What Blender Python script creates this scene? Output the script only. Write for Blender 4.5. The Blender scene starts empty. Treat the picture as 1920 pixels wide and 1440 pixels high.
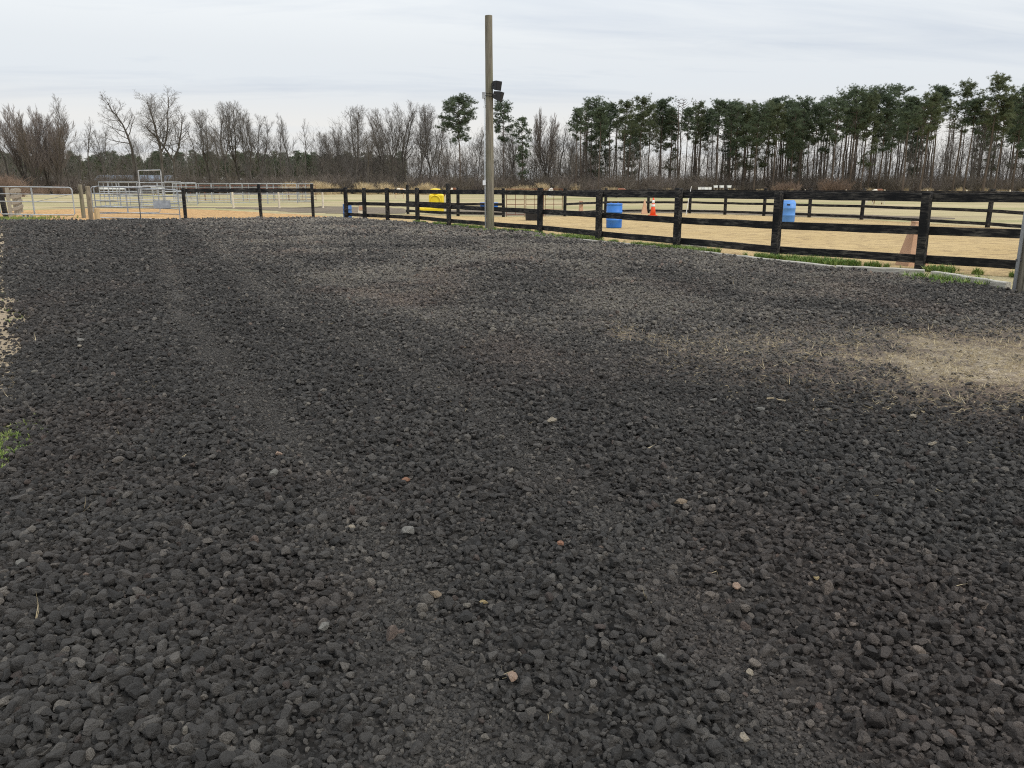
import bpy, bmesh, math, random
import numpy as np
from mathutils import Vector, Matrix, Euler

random.seed(11); RNG = np.random.default_rng(11)
R = math.radians
sc = bpy.context.scene
C = sc.collection

# ------------------------------------------------------------------ camera
F_PX, CAM_H = 1498.0, 1.5                 # focal length in pixels of a 1920 px wide frame
PITCH = math.atan(370/1498)
cam_d = bpy.data.cameras.new('camera'); cam = bpy.data.objects.new('camera', cam_d); C.objects.link(cam)
cam.location = (0, 0, CAM_H); cam.rotation_euler = (R(90)-PITCH, 0, 0)
cam_d.sensor_width = 36.0; cam_d.lens = 36.0*F_PX/1920.0
cam_d.clip_start = 0.05; cam_d.clip_end = 6000
sc.camera = cam

# ------------------------------------------------------------------ sky, sun, exposure
SUN_EL, SUN_AZ = R(46), R(118)             # azimuth measured from +Y towards +X
world = bpy.data.worlds.new('World'); sc.world = world; world.use_nodes = True
def build_sky():
    nt = world.node_tree; N = nt.nodes; L = nt.links; N.clear()
    def n(t, **k):
        x = N.new(t)
        for a, b in k.items(): setattr(x, a, b)
        return x
    def math_(op, a, b=None, clamp=False):
        m = n('ShaderNodeMath', operation=op); m.use_clamp = clamp
        for i, v in enumerate((a, b)):
            if v is None: continue
            if isinstance(v, (int, float)): m.inputs[i].default_value = v
            else: L.new(v, m.inputs[i])
        return m.outputs[0]
    def mix(f, a, b):
        m = n('ShaderNodeMix', data_type='RGBA')
        for i, v in ((0, f), (6, a), (7, b)):
            if isinstance(v, (int, float)): m.inputs[i].default_value = v
            elif isinstance(v, tuple): m.inputs[i].default_value = (*v, 1)
            else: L.new(v, m.inputs[i])
        return m.outputs[2]
    out = n('ShaderNodeOutputWorld'); bg = n('ShaderNodeBackground'); bg.inputs[1].default_value = 0.1
    sky = n('ShaderNodeTexSky', sky_type='NISHITA'); sky.sun_disc = False
    sky.sun_elevation = SUN_EL; sky.sun_rotation = SUN_AZ; sky.air_density = 1.0; sky.dust_density = 2.0
    tc = n('ShaderNodeTexCoord'); sp = n('ShaderNodeSeparateXYZ'); L.new(tc.outputs['Generated'], sp.inputs[0])
    z = math_('MAXIMUM', sp.outputs[2], 0.0)
    zz = math_('ADD', z, 0.10)
    u = math_('DIVIDE', sp.outputs[0], zz); v = math_('DIVIDE', sp.outputs[1], zz)
    # the cloud layer lies in long streaks that run across the view, a little askew
    us = math_('ADD', math_('MULTIPLY', u, 0.30), math_('MULTIPLY', v, 0.10)); vs = math_('ADD', v, math_('MULTIPLY', u, -0.16))
    cb = n('ShaderNodeCombineXYZ'); L.new(us, cb.inputs[0]); L.new(vs, cb.inputs[1]); cb.inputs[2].default_value = 3.1
    n1 = n('ShaderNodeTexNoise'); n1.inputs['Scale'].default_value = 0.55; n1.inputs['Detail'].default_value = 7; n1.inputs['Roughness'].default_value = 0.52; n1.inputs['Distortion'].default_value = 0.5
    L.new(cb.outputs[0], n1.inputs['Vector'])
    n2 = n('ShaderNodeTexNoise'); n2.inputs['Scale'].default_value = 2.6; n2.inputs['Detail'].default_value = 8; n2.inputs['Roughness'].default_value = 0.6; n2.inputs['Distortion'].default_value = 0.7
    L.new(cb.outputs[0], n2.inputs['Vector'])
    s = math_('ADD', math_('MULTIPLY', n1.outputs[0], 0.72), math_('MULTIPLY', n2.outputs[0], 0.28))
    mr = n('ShaderNodeMapRange'); L.new(s, mr.inputs[0]); mr.inputs[1].default_value = 0.41; mr.inputs[2].default_value = 0.57
    # overcast veil: thinner, greyer blue low down, white higher up
    hi = n('ShaderNodeMapRange'); L.new(z, hi.inputs[0]); hi.inputs[1].default_value = 0.06; hi.inputs[2].default_value = 0.30; hi.interpolation_type = 'SMOOTHSTEP'
    k = math_('ADD', math_('MULTIPLY', hi.outputs[0], 0.52), math_('MULTIPLY', mr.outputs[0], 0.62), clamp=True)
    col = mix(k, (4.9, 5.5, 6.4), (7.7, 7.95, 8.05))
    lo = n('ShaderNodeMapRange'); L.new(z, lo.inputs[0]); lo.inputs[1].default_value = 0.125; lo.inputs[2].default_value = 0.055; lo.interpolation_type = 'SMOOTHSTEP'
    n3 = n('ShaderNodeTexNoise'); n3.inputs['Scale'].default_value = 0.8; L.new(cb.outputs[0], n3.inputs['Vector']); n3.inputs['Detail'].default_value = 4
    n3m = n('ShaderNodeMapRange'); L.new(n3.outputs[0], n3m.inputs[0]); n3m.inputs[1].default_value = 0.35; n3m.inputs[2].default_value = 0.55
    col = mix(math_('MULTIPLY', lo.outputs[0], math_('ADD', math_('MULTIPLY', n3m.outputs[0], 0.45), 0.45)), col, (7.7, 7.55, 7.25))
    col = mix(0.95, sky.outputs[0], col)
    # an overcast sky is brightest overhead and falls off evenly towards the horizon
    vm = n('ShaderNodeVectorMath', operation='SCALE'); L.new(col, vm.inputs[0]); L.new(math_('ADD', math_('MULTIPLY', math_('MAXIMUM', math_('SUBTRACT', z, 0.15), 0.0), 1.05), 1.0), vm.inputs['Scale']); col = vm.outputs[0]
    L.new(col, bg.inputs[0]); L.new(bg.outputs[0], out.inputs[0])
build_sky()
sun_d = bpy.data.lights.new('sun', 'SUN'); sun_d.energy = 1.5; sun_d.angle = R(10); sun_d.color = (1.0, 0.955, 0.89)
sun = bpy.data.objects.new('sun', sun_d); C.objects.link(sun)
sdir = Vector((math.cos(SUN_EL)*math.sin(SUN_AZ), math.cos(SUN_EL)*math.cos(SUN_AZ), math.sin(SUN_EL)))
sun.rotation_euler = (-sdir).to_track_quat('-Z', 'Y').to_euler(); sun.location = (10, 10, 30)
vs = sc.view_settings; vs.view_transform = 'Standard'; vs.look = 'None'; vs.exposure = 0.22; vs.gamma = 1.0; vs.use_curve_mapping = False
sc.cycles.max_bounces = 4; sc.cycles.diffuse_bounces = 2; sc.cycles.glossy_bounces = 2; sc.cycles.transparent_max_bounces = 4
sc.cycles.caustics_reflective = False; sc.cycles.caustics_refractive = False
sc.cycles.pixel_filter_type = 'BLACKMAN_HARRIS'; sc.cycles.filter_width = 1.1
sc.cycles.use_adaptive_sampling = True; sc.cycles.adaptive_threshold = 0.006; sc.cycles.use_denoising = False

# ------------------------------------------------------------------ helpers
class MB:
    """collects faces of one mesh"""
    def __init__(s): s.v = []; s.f = []
    def add(s, vs, fs):
        o = len(s.v); s.v.extend([tuple(p) for p in vs]); s.f.extend([tuple(i+o for i in q) for q in fs]); return s
    def box(s, c, d, m=None):
        x, y, z = d[0]/2, d[1]/2, d[2]/2
        p = [Vector((a*x, b*y, e*z)) for e in (-1, 1) for b in (-1, 1) for a in (-1, 1)]
        if m is not None: p = [m @ q for q in p]
        p = [q+Vector(c) for q in p]
        return s.add(p, [(0,2,3,1),(4,5,7,6),(0,1,5,4),(2,6,7,3),(0,4,6,2),(1,3,7,5)])
    def board(s, L, w, h, segs=5, warp=0.0, bev=0.006, rnd=None, taper=None):
        """a plank along local X from 0 to L, thickness w (Y), height h (Z), bevelled and a little crooked"""
        rnd = rnd or random
        rings = []
        for i in range(segs+1):
            t = i/segs; oy = rnd.uniform(-warp, warp) if 0 < i < segs else 0; oz = rnd.uniform(-warp, warp) if 0 < i < segs else 0
            a, b = w/2, h/2*(1+rnd.uniform(-.02, .02))
            rings.append([(t*L, oy+p, oz+q) for p, q in ((-a,-b+bev),(-a+bev,-b),(a-bev,-b),(a,-b+bev),(a,b-bev),(a-bev,b),(-a+bev,b),(-a,b-bev))])
        v = [p for r in rings for p in r]; f = []
        for i in range(segs):
            for k in range(8):
                f.append((i*8+k, i*8+(k+1) % 8, (i+1)*8+(k+1) % 8, (i+1)*8+k))
        f.append(tuple(range(7, -1, -1))); f.append(tuple(segs*8+k for k in range(8)))
        return s.add(v, f)
    def tube(s, pts, rad, n=6, caps=False):
        pts = [Vector(p) for p in pts]; k = len(pts)
        if isinstance(rad, (int, float)): rad = [rad]*k
        v = []; f = []; up = None
        for i, p in enumerate(pts):
            d = (pts[min(i+1, k-1)]-pts[max(i-1, 0)])
            d = d.normalized() if d.length > 1e-9 else Vector((0, 0, 1))
            if up is None:
                up = Vector((1, 0, 0)) if abs(d.x) < .8 else Vector((0, 1, 0))
            a = d.cross(up)
            a = a.normalized() if a.length > 1e-6 else d.orthogonal().normalized()
            b = d.cross(a); up = -b if False else up
            for j in range(n):
                t = 2*math.pi*j/n
                v.append(p+(a*math.cos(t)+b*math.sin(t))*rad[i])
        for i in range(k-1):
            for j in range(n):
                f.append((i*n+j, i*n+(j+1) % n, (i+1)*n+(j+1) % n, (i+1)*n+j))
        if caps:
            f.append(tuple(range(n-1, -1, -1))); f.append(tuple((k-1)*n+j for j in range(n)))
        return s.add(v, f)
    def lathe(s, prof, n=24, c=(0, 0, 0)):
        v = []; f = []
        for r, z in prof:
            for j in range(n):
                t = 2*math.pi*j/n; v.append((c[0]+r*math.cos(t), c[1]+r*math.sin(t), c[2]+z))
        for i in range(len(prof)-1):
            for j in range(n): f.append((i*n+j, i*n+(j+1) % n, (i+1)*n+(j+1) % n, (i+1)*n+j))
        f.append(tuple(range(n-1, -1, -1))); f.append(tuple((len(prof)-1)*n+j for j in range(n)))
        return s.add(v, f)
    def mesh(s, name, mat=None, smooth=False):
        me = bpy.data.meshes.new(name); me.from_pydata(s.v, [], s.f); me.validate(); me.update()
        if mat: me.materials.append(mat)
        if smooth: me.polygons.foreach_set('use_smooth', [True]*len(me.polygons))
        return me

def obj(name, mb, mat, parent=None, loc=(0, 0, 0), rot=(0, 0, 0), smooth=False):
    me = mb if isinstance(mb, bpy.types.Mesh) else mb.mesh(name, mat, smooth)
    o = bpy.data.objects.new(name, me); C.objects.link(o); o.location = loc; o.rotation_euler = rot
    if parent: o.parent = parent
    return o
def tag(o, label, cat=None, group=None, kind=None):
    o['label'] = label
    if cat: o['category'] = cat
    if group: o['group'] = group
    if kind: o['kind'] = kind
    return o
def thing(name, label, cat, loc=(0, 0, 0), rz=0, group=None):
    o = bpy.data.objects.new(name, None); C.objects.link(o); o.location = loc; o.rotation_euler = (0, 0, rz); o.empty_display_size = .2
    return tag(o, label, cat, group)
def copy_tree(root, loc, rz=0.0, scale=None):
    r = root.copy(); C.objects.link(r); r.location = loc; r.rotation_euler = (0, 0, rz)
    if scale: r.scale = scale
    for ch in list(root.children):
        c = ch.copy(); C.objects.link(c); c.parent = r
        for g in ch.children:
            d = g.copy(); C.objects.link(d); d.parent = c
    return r
def col_at(px, Y):                       # world x of what stands at forward distance Y in photo column px
    return (px-960)/F_PX*(Y*math.cos(PITCH)+CAM_H*math.sin(PITCH))
def z_at(py, Y):                         # height above the ground of what shows at photo row py at forward distance Y
    return CAM_H+Y*math.tan(math.atan((720-py)/F_PX)-PITCH)

# ---- value noise in numpy
_perm = RNG.permutation(4096)
def vnoise(x, y, seed=0):
    x = np.asarray(x, float); y = np.asarray(y, float)
    xi = np.floor(x).astype(int); yi = np.floor(y).astype(int); xf = x-xi; yf = y-yi
    u = xf*xf*(3-2*xf); v = yf*yf*(3-2*yf)
    def h(a, b): return _perm[(_perm[(a+seed*17) & 4095]+b) & 4095]/4095.0
    return (h(xi, yi)*(1-u)+h(xi+1, yi)*u)*(1-v)+(h(xi, yi+1)*(1-u)+h(xi+1, yi+1)*u)*v
def fbm(x, y, o=4, seed=0, gain=.5):
    s = 0; a = 1; t = 0
    for i in range(o):
        s = s+a*vnoise(x*2**i+i*37.1, y*2**i+i*11.7, seed+i); t += a; a *= gain
    return s/t
def seg_dist(x, y, pts):
    """distance to a polyline"""
    best = np.full(np.shape(x), 1e9)
    for (x0, y0), (x1, y1) in zip(pts[:-1], pts[1:]):
        dx, dy = x1-x0, y1-y0; t = np.clip(((x-x0)*dx+(y-y0)*dy)/(dx*dx+dy*dy), 0, 1)
        best = np.minimum(best, np.hypot(x-x0-t*dx, y-y0-t*dy))
    return best

# ------------------------------------------------------------------ materials
def mat(name, build):
    m = bpy.data.materials.new(name); m.use_nodes = True
    nt = m.node_tree; nt.nodes.clear()
    out = nt.nodes.new('ShaderNodeOutputMaterial'); b = nt.nodes.new('ShaderNodeBsdfPrincipled')
    nt.links.new(b.outputs[0], out.inputs[0]); build(NT(nt, b)); return m
class NT:
    def __init__(s, nt, b): s.nt = nt; s.b = b
    def n(s, t, **k):
        x = s.nt.nodes.new(t)
        for a, v in k.items(): setattr(x, a, v)
        return x
    def put(s, sock, v):
        if isinstance(v, tuple): sock.default_value = (*v, 1) if len(v) == 3 and len(sock.default_value) == 4 else v
        elif isinstance(v, (int, float)): sock.default_value = v
        else: s.nt.links.new(v, sock)
    def coord(s, kind='Object', scale=(1, 1, 1), jitter=True):
        t = s.n('ShaderNodeTexCoord'); m = s.n('ShaderNodeMapping'); m.inputs['Scale'].default_value = scale
        s.nt.links.new(t.outputs[kind], m.inputs[0])
        if jitter:
            oi = s.n('ShaderNodeObjectInfo'); c = s.n('ShaderNodeVectorMath', operation='SCALE'); c.inputs[0].default_value = (37, 53, 71)
            s.nt.links.new(oi.outputs['Random'], c.inputs['Scale']); s.nt.links.new(c.outputs[0], m.inputs['Location'])
        return m.outputs[0]
    def noise(s, vec, scale, detail=5, rough=.55, dist=0.0):
        x = s.n('ShaderNodeTexNoise'); x.inputs['Scale'].default_value = scale; x.inputs['Detail'].default_value = detail
        x.inputs['Roughness'].default_value = rough; x.inputs['Distortion'].default_value = dist
        if vec is not None: s.nt.links.new(vec, x.inputs['Vector'])
        return x.outputs[0]
    def rng(s, v, a, b, c=0.0, d=1.0):
        m = s.n('ShaderNodeMapRange'); s.put(m.inputs[0], v)
        for i, q in enumerate((a, b, c, d)): m.inputs[i+1].default_value = q
        return m.outputs[0]
    def mix(s, f, a, b, mode='MIX'):
        m = s.n('ShaderNodeMix', data_type='RGBA'); m.blend_type = mode
        s.put(m.inputs[0], f); s.put(m.inputs[6], a); s.put(m.inputs[7], b); return m.outputs[2]
    def math(s, op, a, b=0.0):
        m = s.n('ShaderNodeMath', operation=op); s.put(m.inputs[0], a); s.put(m.inputs[1], b); return m.outputs[0]
    def attr(s, name, inst=False, out='Fac'):
        a = s.n('ShaderNodeAttribute', attribute_name=name)
        if inst: a.attribute_type = 'INSTANCER'
        return a.outputs[out]
    def rand(s): return s.n('ShaderNodeObjectInfo').outputs['Random']
    def bump(s, h, dist, strength=1.0):
        b = s.n('ShaderNodeBump'); b.inputs['Distance'].default_value = dist; b.inputs['Strength'].default_value = strength
        s.put(b.inputs['Height'], h); s.nt.links.new(b.outputs[0], s.b.inputs['Normal'])
    def set(s, color=None, rough=None, spec=None, metal=None):
        if color is not None: s.put(s.b.inputs['Base Color'], color)
        if rough is not None: s.put(s.b.inputs['Roughness'], rough)
        if spec is not None: s.put(s.b.inputs['Specular IOR Level'], spec)
        if metal is not None: s.put(s.b.inputs['Metallic'], metal)

M = {}
def simple(name, a, b, scale=6.0, rough=.8, spec=.3, metal=0.0, stretch=(1, 1, 1), bump=0.0, bscale=None, lo=.35, hi=.65):
    def f(t):
        v = t.coord('Object', stretch); x = t.noise(v, scale, 6, .6)
        t.set(t.mix(t.rng(x, lo, hi), a, b), rough, spec, metal)
        if bump: t.bump(t.noise(v, bscale or scale*3, 5, .65), bump)
    M[name] = mat(name, f); return M[name]

def black_paint(t):
    v = t.coord('Object', (1.2, 9, 9)); v2 = t.coord('Object', (1, 1, 1))
    a = t.noise(v, 3.0, 8, .72); b = t.noise(v2, 2.2, 3); c = t.noise(t.coord('Object', (5, 40, 40)), 4, 6, .7)
    worn = t.math('MULTIPLY', t.rng(a, .46, .68), t.rng(b, .36, .60))
    col = t.mix(t.rng(c, .3, .7), (.006, .0063, .0075), (.013, .013, .0145))
    col = t.mix(t.math('MULTIPLY', worn, .75), col, (.16, .145, .125))
    t.set(col, .75, .16); t.bump(c, .004)
M['black_paint'] = mat('black_paint', black_paint)
def pole_wood(t):
    v = t.coord('Object', (14, 14, .55)); a = t.noise(v, 2.2, 9, .7, .4); b = t.noise(t.coord('Object', (1, 1, .35)), 1.6, 4)
    c = t.noise(t.coord('Object', (9, 9, .28)), 2.4, 4, .55)
    col = t.mix(t.rng(a, .3, .7), (.085, .074, .055), (.29, .262, .208))
    col = t.mix(t.rng(b, .45, .62, 0, .55), col, (.16, .16, .085))
    crack = t.rng(c, .30, .37)
    col = t.mix(crack, (.03, .025, .018), col)
    t.set(col, .88, .2); t.bump(t.math('ADD', a, t.math('MULTIPLY', crack, .8)), .02)
M['pole_wood'] = mat('pole_wood', pole_wood)
simple('grey_wood', (.20, .18, .145), (.38, .34, .28), 4, .9, .2, stretch=(1.5, 14, 14), bump=.004)
simple('post_wood', (.17, .14, .10), (.34, .28, .20), 3, .9, .2, stretch=(12, 12, .8), bump=.005)
simple('new_wood', (.45, .30, .15), (.62, .45, .25), 3, .85, .25, stretch=(12, 12, .8), bump=.003)
simple('timber', (.30, .28, .24), (.52, .49, .43), 3, .9, .2, stretch=(1.5, 12, 12), bump=.005)
simple('galvanised', (.20, .21, .225), (.36, .38, .40), 5, .45, .5, .35)
simple('white_pipe', (.27, .285, .30), (.48, .50, .52), 3, .5, .4, .25)
simple('dark_steel', (.06, .06, .065), (.15, .14, .14), 4, .6, .4, .5)
simple('rust', (.12, .045, .028), (.23, .10, .065), 6, .85, .2, .2)
simple('conduit', (.50, .52, .54), (.64, .66, .68), 3, .45, .4, .1, stretch=(4, 4, .8))
simple('white_plastic', (.70, .71, .72), (.82, .83, .84), 4, .5)
simple('black_plastic', (.010, .010, .012), (.022, .022, .025), 8, .5, .4)
simple('dark_grille', (.012, .012, .014), (.03, .03, .034), 60, .8, .2)
simple('blue_plastic', (.018, .15, .56), (.05, .21, .60), 3, .42, .45, bump=.002)
simple('faded_blue', (.075, .22, .56), (.11, .28, .62), 3, .5, .4, bump=.002)
simple('navy_plastic', (.035, .11, .30), (.055, .15, .38), 4, .5, .4)
simple('yellow_plastic', (.72, .52, .012), (.80, .62, .03), 3, .45, .45, bump=.002)
simple('orange_plastic', (.78, .075, .02), (.85, .12, .035), 5, .5, .4)
simple('tan_board', (.52, .31, .195), (.60, .385, .255), 3, .8, .25)
simple('cream_board', (.58, .50, .38), (.70, .63, .50), 4, .8, .25)
simple('concrete', (.28, .28, .27), (.45, .44, .42), 14, .95, .2, bump=.004)
simple('sign_metal', (.30, .31, .33), (.44, .45, .47), 6, .5, .4, .5)
simple('barn_metal', (.20, .24, .30), (.26, .30, .36), .4, .8, .15, stretch=(6, 6, .3))
simple('barn_roof', (.15, .18, .22), (.20, .235, .28), .4, .9, .1, stretch=(6, 6, .3))
def foliage(name, a, b, c):
    def f(t):
        v = t.coord('Object'); x = t.noise(v, .55, 3); y = t.noise(v, 3.0, 3)
        col = t.mix(t.rng(x, .35, .65), a, b); col = t.mix(t.rng(y, .55, .75), col, c)
        col = t.mix(t.rng(t.rand(), 0, 1, .0, .35), col, (a[0]*.7, a[1]*.75, a[2]*.85))
        t.set(col, .75, .2)
        tl = t.n('ShaderNodeBsdfTranslucent'); t.put(tl.inputs[0], col); ms = t.n('ShaderNodeMixShader'); ms.inputs[0].default_value = .38
        out = [q for q in t.nt.nodes if q.type == 'OUTPUT_MATERIAL'][0]; t.nt.links.new(t.b.outputs[0], ms.inputs[1]); t.nt.links.new(tl.outputs[0], ms.inputs[2]); t.nt.links.new(ms.outputs[0], out.inputs[0])
    M[name] = mat(name, f)
foliage('pine_needles', (.090, .120, .075), (.135, .168, .098), (.17, .20, .11))
foliage('pine_needles_warm', (.105, .125, .068), (.15, .172, .088), (.18, .20, .10))
def bark(name, a, b):
    def f(t):
        v = t.coord('Object', (1, 1, .3)); x = t.noise(v, 2.5, 5, .65)
        col = t.mix(t.rng(x, .35, .65), a, b); t.set(t.mix(t.rng(t.rand(), 0, 1, 0, .45), col, b), .92, .15)
    M[name] = mat(name, f)
bark('pine_bark', (.055, .044, .036), (.125, .098, .078))
bark('grey_bark', (.050, .044, .038), (.12, .106, .092))
bark('twig_bark', (.090, .081, .073), (.165, .150, .134))
bark('red_twig', (.115, .096, .086), (.195, .165, .147))
bark('brush_twig', (.095, .080, .066), (.175, .150, .124))
bark('vine_red', (.15, .105, .078), (.23, .165, .125))
bark('reed', (.38, .29, .17), (.55, .44, .27))
def grass_mat(name, a, b):
    def f(t):
        tn = t.attr('tone', True); t.set(t.mix(tn, a, b), .6, .25)
        t.b.inputs['Subsurface Weight'].default_value = 0.0
    M[name] = mat(name, f)
grass_mat('grass_blade', (.075, .17, .028), (.26, .31, .09))
grass_mat('straw_blade', (.30, .235, .135), (.58, .49, .32))

# gravel stones: tone runs from black to pale through the per-stone attribute
def stone_mat(t):
    tn = t.attr('tone', True); v = t.coord('Object', (1, 1, 1), False)
    tr = t.n('ShaderNodeValToRGB'); cr = tr.color_ramp
    cr.elements[0].position = 0; cr.elements[0].color = (.042, .039, .036, 1)
    cr.elements[1].position = 1; cr.elements[1].color = (.42, .38, .31, 1)
    for p, c in ((.35, (.108, .098, .088)), (.6, (.205, .187, .166)), (.8, (.35, .312, .265)), (.9, (.42, .37, .31))):
        e = cr.elements.new(p); e.color = (*c, 1)
    t.put(tr.inputs[0], tn)
    sp = t.noise(v, 9.0, 6, .75); c = t.mix(t.rng(sp, .3, .72), t.mix(.38, tr.outputs[0], (.020, .0185, .017)), t.mix(.12, tr.outputs[0], (.45, .43, .40)))
    red = t.attr('red', True); c = t.mix(red, c, t.mix(1.0, c, (1.22, .96, .88), 'MULTIPLY'))
    t.set(c, .80, .4); t.bump(t.noise(v, 5, 7, .75), .13)
M['stone'] = mat('stone', stone_mat)

# ------------------------------------------------------------------ scattering of uncountable stuff
def lib(name, meshes):
    col = bpy.data.collections.new(name)
    for i, me in enumerate(meshes):
        o = bpy.data.objects.new('%s_%02d' % (name, i), me); col.objects.link(o)
    return col
def scatter(name, P, rot, scl, idx, col, label, cat, tone=None, red=None, kind='stuff'):
    me = bpy.data.meshes.new(name); n = len(P); me.vertices.add(n); me.vertices.foreach_set('co', np.asarray(P, np.float32).ravel())
    for nm, ty, fld, arr in (('rot', 'FLOAT_VECTOR', 'vector', rot), ('scl', 'FLOAT_VECTOR', 'vector', scl), ('idx', 'INT', 'value', idx), ('tone', 'FLOAT', 'value', tone), ('red', 'FLOAT', 'value', red)):
        if arr is None: arr = np.zeros(n)
        a = me.attributes.new(nm, ty, 'POINT'); a.data.foreach_set(fld, np.ascontiguousarray(arr, np.int32 if ty == 'INT' else np.float32).ravel())
    me.update()
    o = bpy.data.objects.new(name, me); C.objects.link(o)
    g = bpy.data.node_groups.new(name+'_scatter', 'GeometryNodeTree')
    g.interface.new_socket('Geometry', in_out='INPUT', socket_type='NodeSocketGeometry'); g.interface.new_socket('Geometry', in_out='OUTPUT', socket_type='NodeSocketGeometry')
    gi = g.nodes.new('NodeGroupInput'); go = g.nodes.new('NodeGroupOutput'); ip = g.nodes.new('GeometryNodeInstanceOnPoints')
    ci = g.nodes.new('GeometryNodeCollectionInfo'); ci.inputs['Collection'].default_value = col; ci.inputs['Separate Children'].default_value = True; ci.inputs['Reset Children'].default_value = True
    g.links.new(gi.outputs[0], ip.inputs['Points']); g.links.new(ci.outputs[0], ip.inputs['Instance']); ip.inputs['Pick Instance'].default_value = True
    for nm, ty, sk in (('rot', 'FLOAT_VECTOR', 'Rotation'), ('scl', 'FLOAT_VECTOR', 'Scale'), ('idx', 'INT', 'Instance Index')):
        na = g.nodes.new('GeometryNodeInputNamedAttribute'); na.data_type = ty; na.inputs['Name'].default_value = nm
        g.links.new(na.outputs['Attribute'], ip.inputs[sk])
    g.links.new(ip.outputs[0], go.inputs[0])
    md = o.modifiers.new('scatter', 'NODES'); md.node_group = g
    return tag(o, label, cat, None, kind)

# ------------------------------------------------------------------ the layout on the ground
FENCE_COLS = [(2062, 12.9), (1724, 15.0), (1452, 17.2), (1268, 19.9), (1122, 22.8), (1012, 26.4), (917, 29.5), (842, 32.4), (783, 35.0), (727, 37.4), (684, 38.6), (650, 39.4)]
FENCE = [(col_at(p, y), y) for p, y in FENCE_COLS]
LEFT_EDGE = [(-2.6, -3), (-2.5, 0.8), (-2.70, 3.3), (-2.80, 4.13), (-3.66, 5.74), (-5.68, 9.17), (-7.66, 12.18), (-12.15, 19.5), (-18.3, 29.4), (-22.3, 35.2), (-24.0, 37.0), (-25.0, 38.2)]
RIGHT_EDGE = [(11.5, -3), (10.5, 6.0), (8.2, 10.6), (7.45, 11.7), (6.85, 13.6), (5.9, 14.9), (5.2, 16.5), (3.95, 19.4), (2.3, 22.2), (.6, 26.2), (-1.1, 28.6), (-2.9, 32.0), (-6.3, 37.0), (-8.3, 38.9), (-8.8, 39.6)]
def edge_x(E, y): return np.interp(y, [p[1] for p in E], [p[0] for p in E])
TRACK_A = [(-14.5, 33), (-12.75, 29.43), (-7.73, 17.97), (-3.99, 9.56), (-2.45, 6.64), (-1.65, 5.17), (-1.01, 3.96), (-.57, 3.04), (-.21, 2.14), (-.05, 1.4), (.1, -1)]
TRACK_B = [(-14.98, 36.3), (-8.81, 23.5), (-3.9, 12.2), (-2.47, 9.17), (-1.3, 7.32), (-.23, 5.44), (.27, 3.81), (.6, 2.81), (.9, 1)]
TRACK_D = [(-9.3, 29.4), (-6.0, 19.5), (-3.0, 13.0), (-.32, 7.9), (.58, 6.07), (1.5, 4.6)]
TRACK_C = [(1.0, 8.4), (1.45, 7.75), (1.9, 6.95), (2.4, 6.0), (3.1, 5.2)]
def straw_f(x, y):
    wx = x+(fbm(x*1.1, y*1.1, 4, 5)-.5)*1.3; wy = y+(fbm(x*1.1+9, y*1.1+4, 4, 9)-.5)*1.3
    a = np.clip(1.25-np.hypot((wx-5.2)/2.25, (wy-6.25)/1.85), 0, 1)*1.35
    b = np.clip(1.1-np.hypot((wx-3.1)/1.5, (wy-7.3)/.52), 0, 1)*.5
    c = np.clip(1.0-seg_dist(wx, wy, TRACK_C[:3])/.36, 0, 1)*.16
    m = np.maximum(np.maximum(a, b), c)
    return np.clip(m+1.5*(fbm(x*2.6, y*2.6, 5, 21, .65)-.56)*np.clip(m*3, 0, 1), 0, 1)
def dirt_f(x, y):                         # bare brown earth round the straw
    wx = x+(fbm(x*.9, y*.9, 4, 31)-.5)*1.0; wy = y+(fbm(x*.9+5, y*.9, 4, 33)-.5)*1.0
    return np.clip(np.maximum(np.maximum(1.25-np.hypot((wx-3.9)/2.3, (wy-5.95)/.75), .8-seg_dist(wx, wy, TRACK_C)/.55), 1.45-np.hypot((wx-4.6)/2.7, (wy-6.8)/1.75)), 0, 1)
def compact_f(x, y):
    w = (fbm(x*1.5, y*1.5, 3, 41)-.5)*.14
    gap = np.clip(.75+1.5*(fbm(x*.8, y*.8, 3, 43)-.40), .6, 1)
    a = np.exp(-((seg_dist(x, y, TRACK_A)+w)/.17)**2)*gap; b = .85*np.exp(-((seg_dist(x, y, TRACK_B)+w)/.17)**2)*np.clip(.7+1.5*(fbm(x*.8+7, y*.8, 3, 47)-.40), .5, 1)
    c = .6*np.exp(-((seg_dist(x, y, TRACK_D)+w)/.17)**2)*gap
    return np.clip(np.maximum(np.maximum(a, b), c), 0, 1)
def mid_f(x, y):                          # the older, paler half of the lot towards the arena fence
    line = seg_dist(x, y, TRACK_B); side = (x-np.interp(y, [p[1] for p in TRACK_B[::-1]], [p[0] for p in TRACK_B[::-1]]))
    far = np.clip((y-5.5-.25*np.maximum(0, -x))/4.5, 0, 1)
    m = np.clip((side+.6)/2.0, 0, 1)*far
    lobe = np.clip(1.3-np.hypot((x-3.2)/3.6, (y-9.0)/2.6), 0, 1)*.9
    return np.maximum(m, lobe)*np.clip(.5+2.4*(fbm(x*.7, y*.6, 5, 51)-.42), 0, 1.15)
def red_f(x, y):
    return np.clip((fbm(x*.8+3, y*.8, 4, 61)-.56)*3.5, 0, 1)
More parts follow.
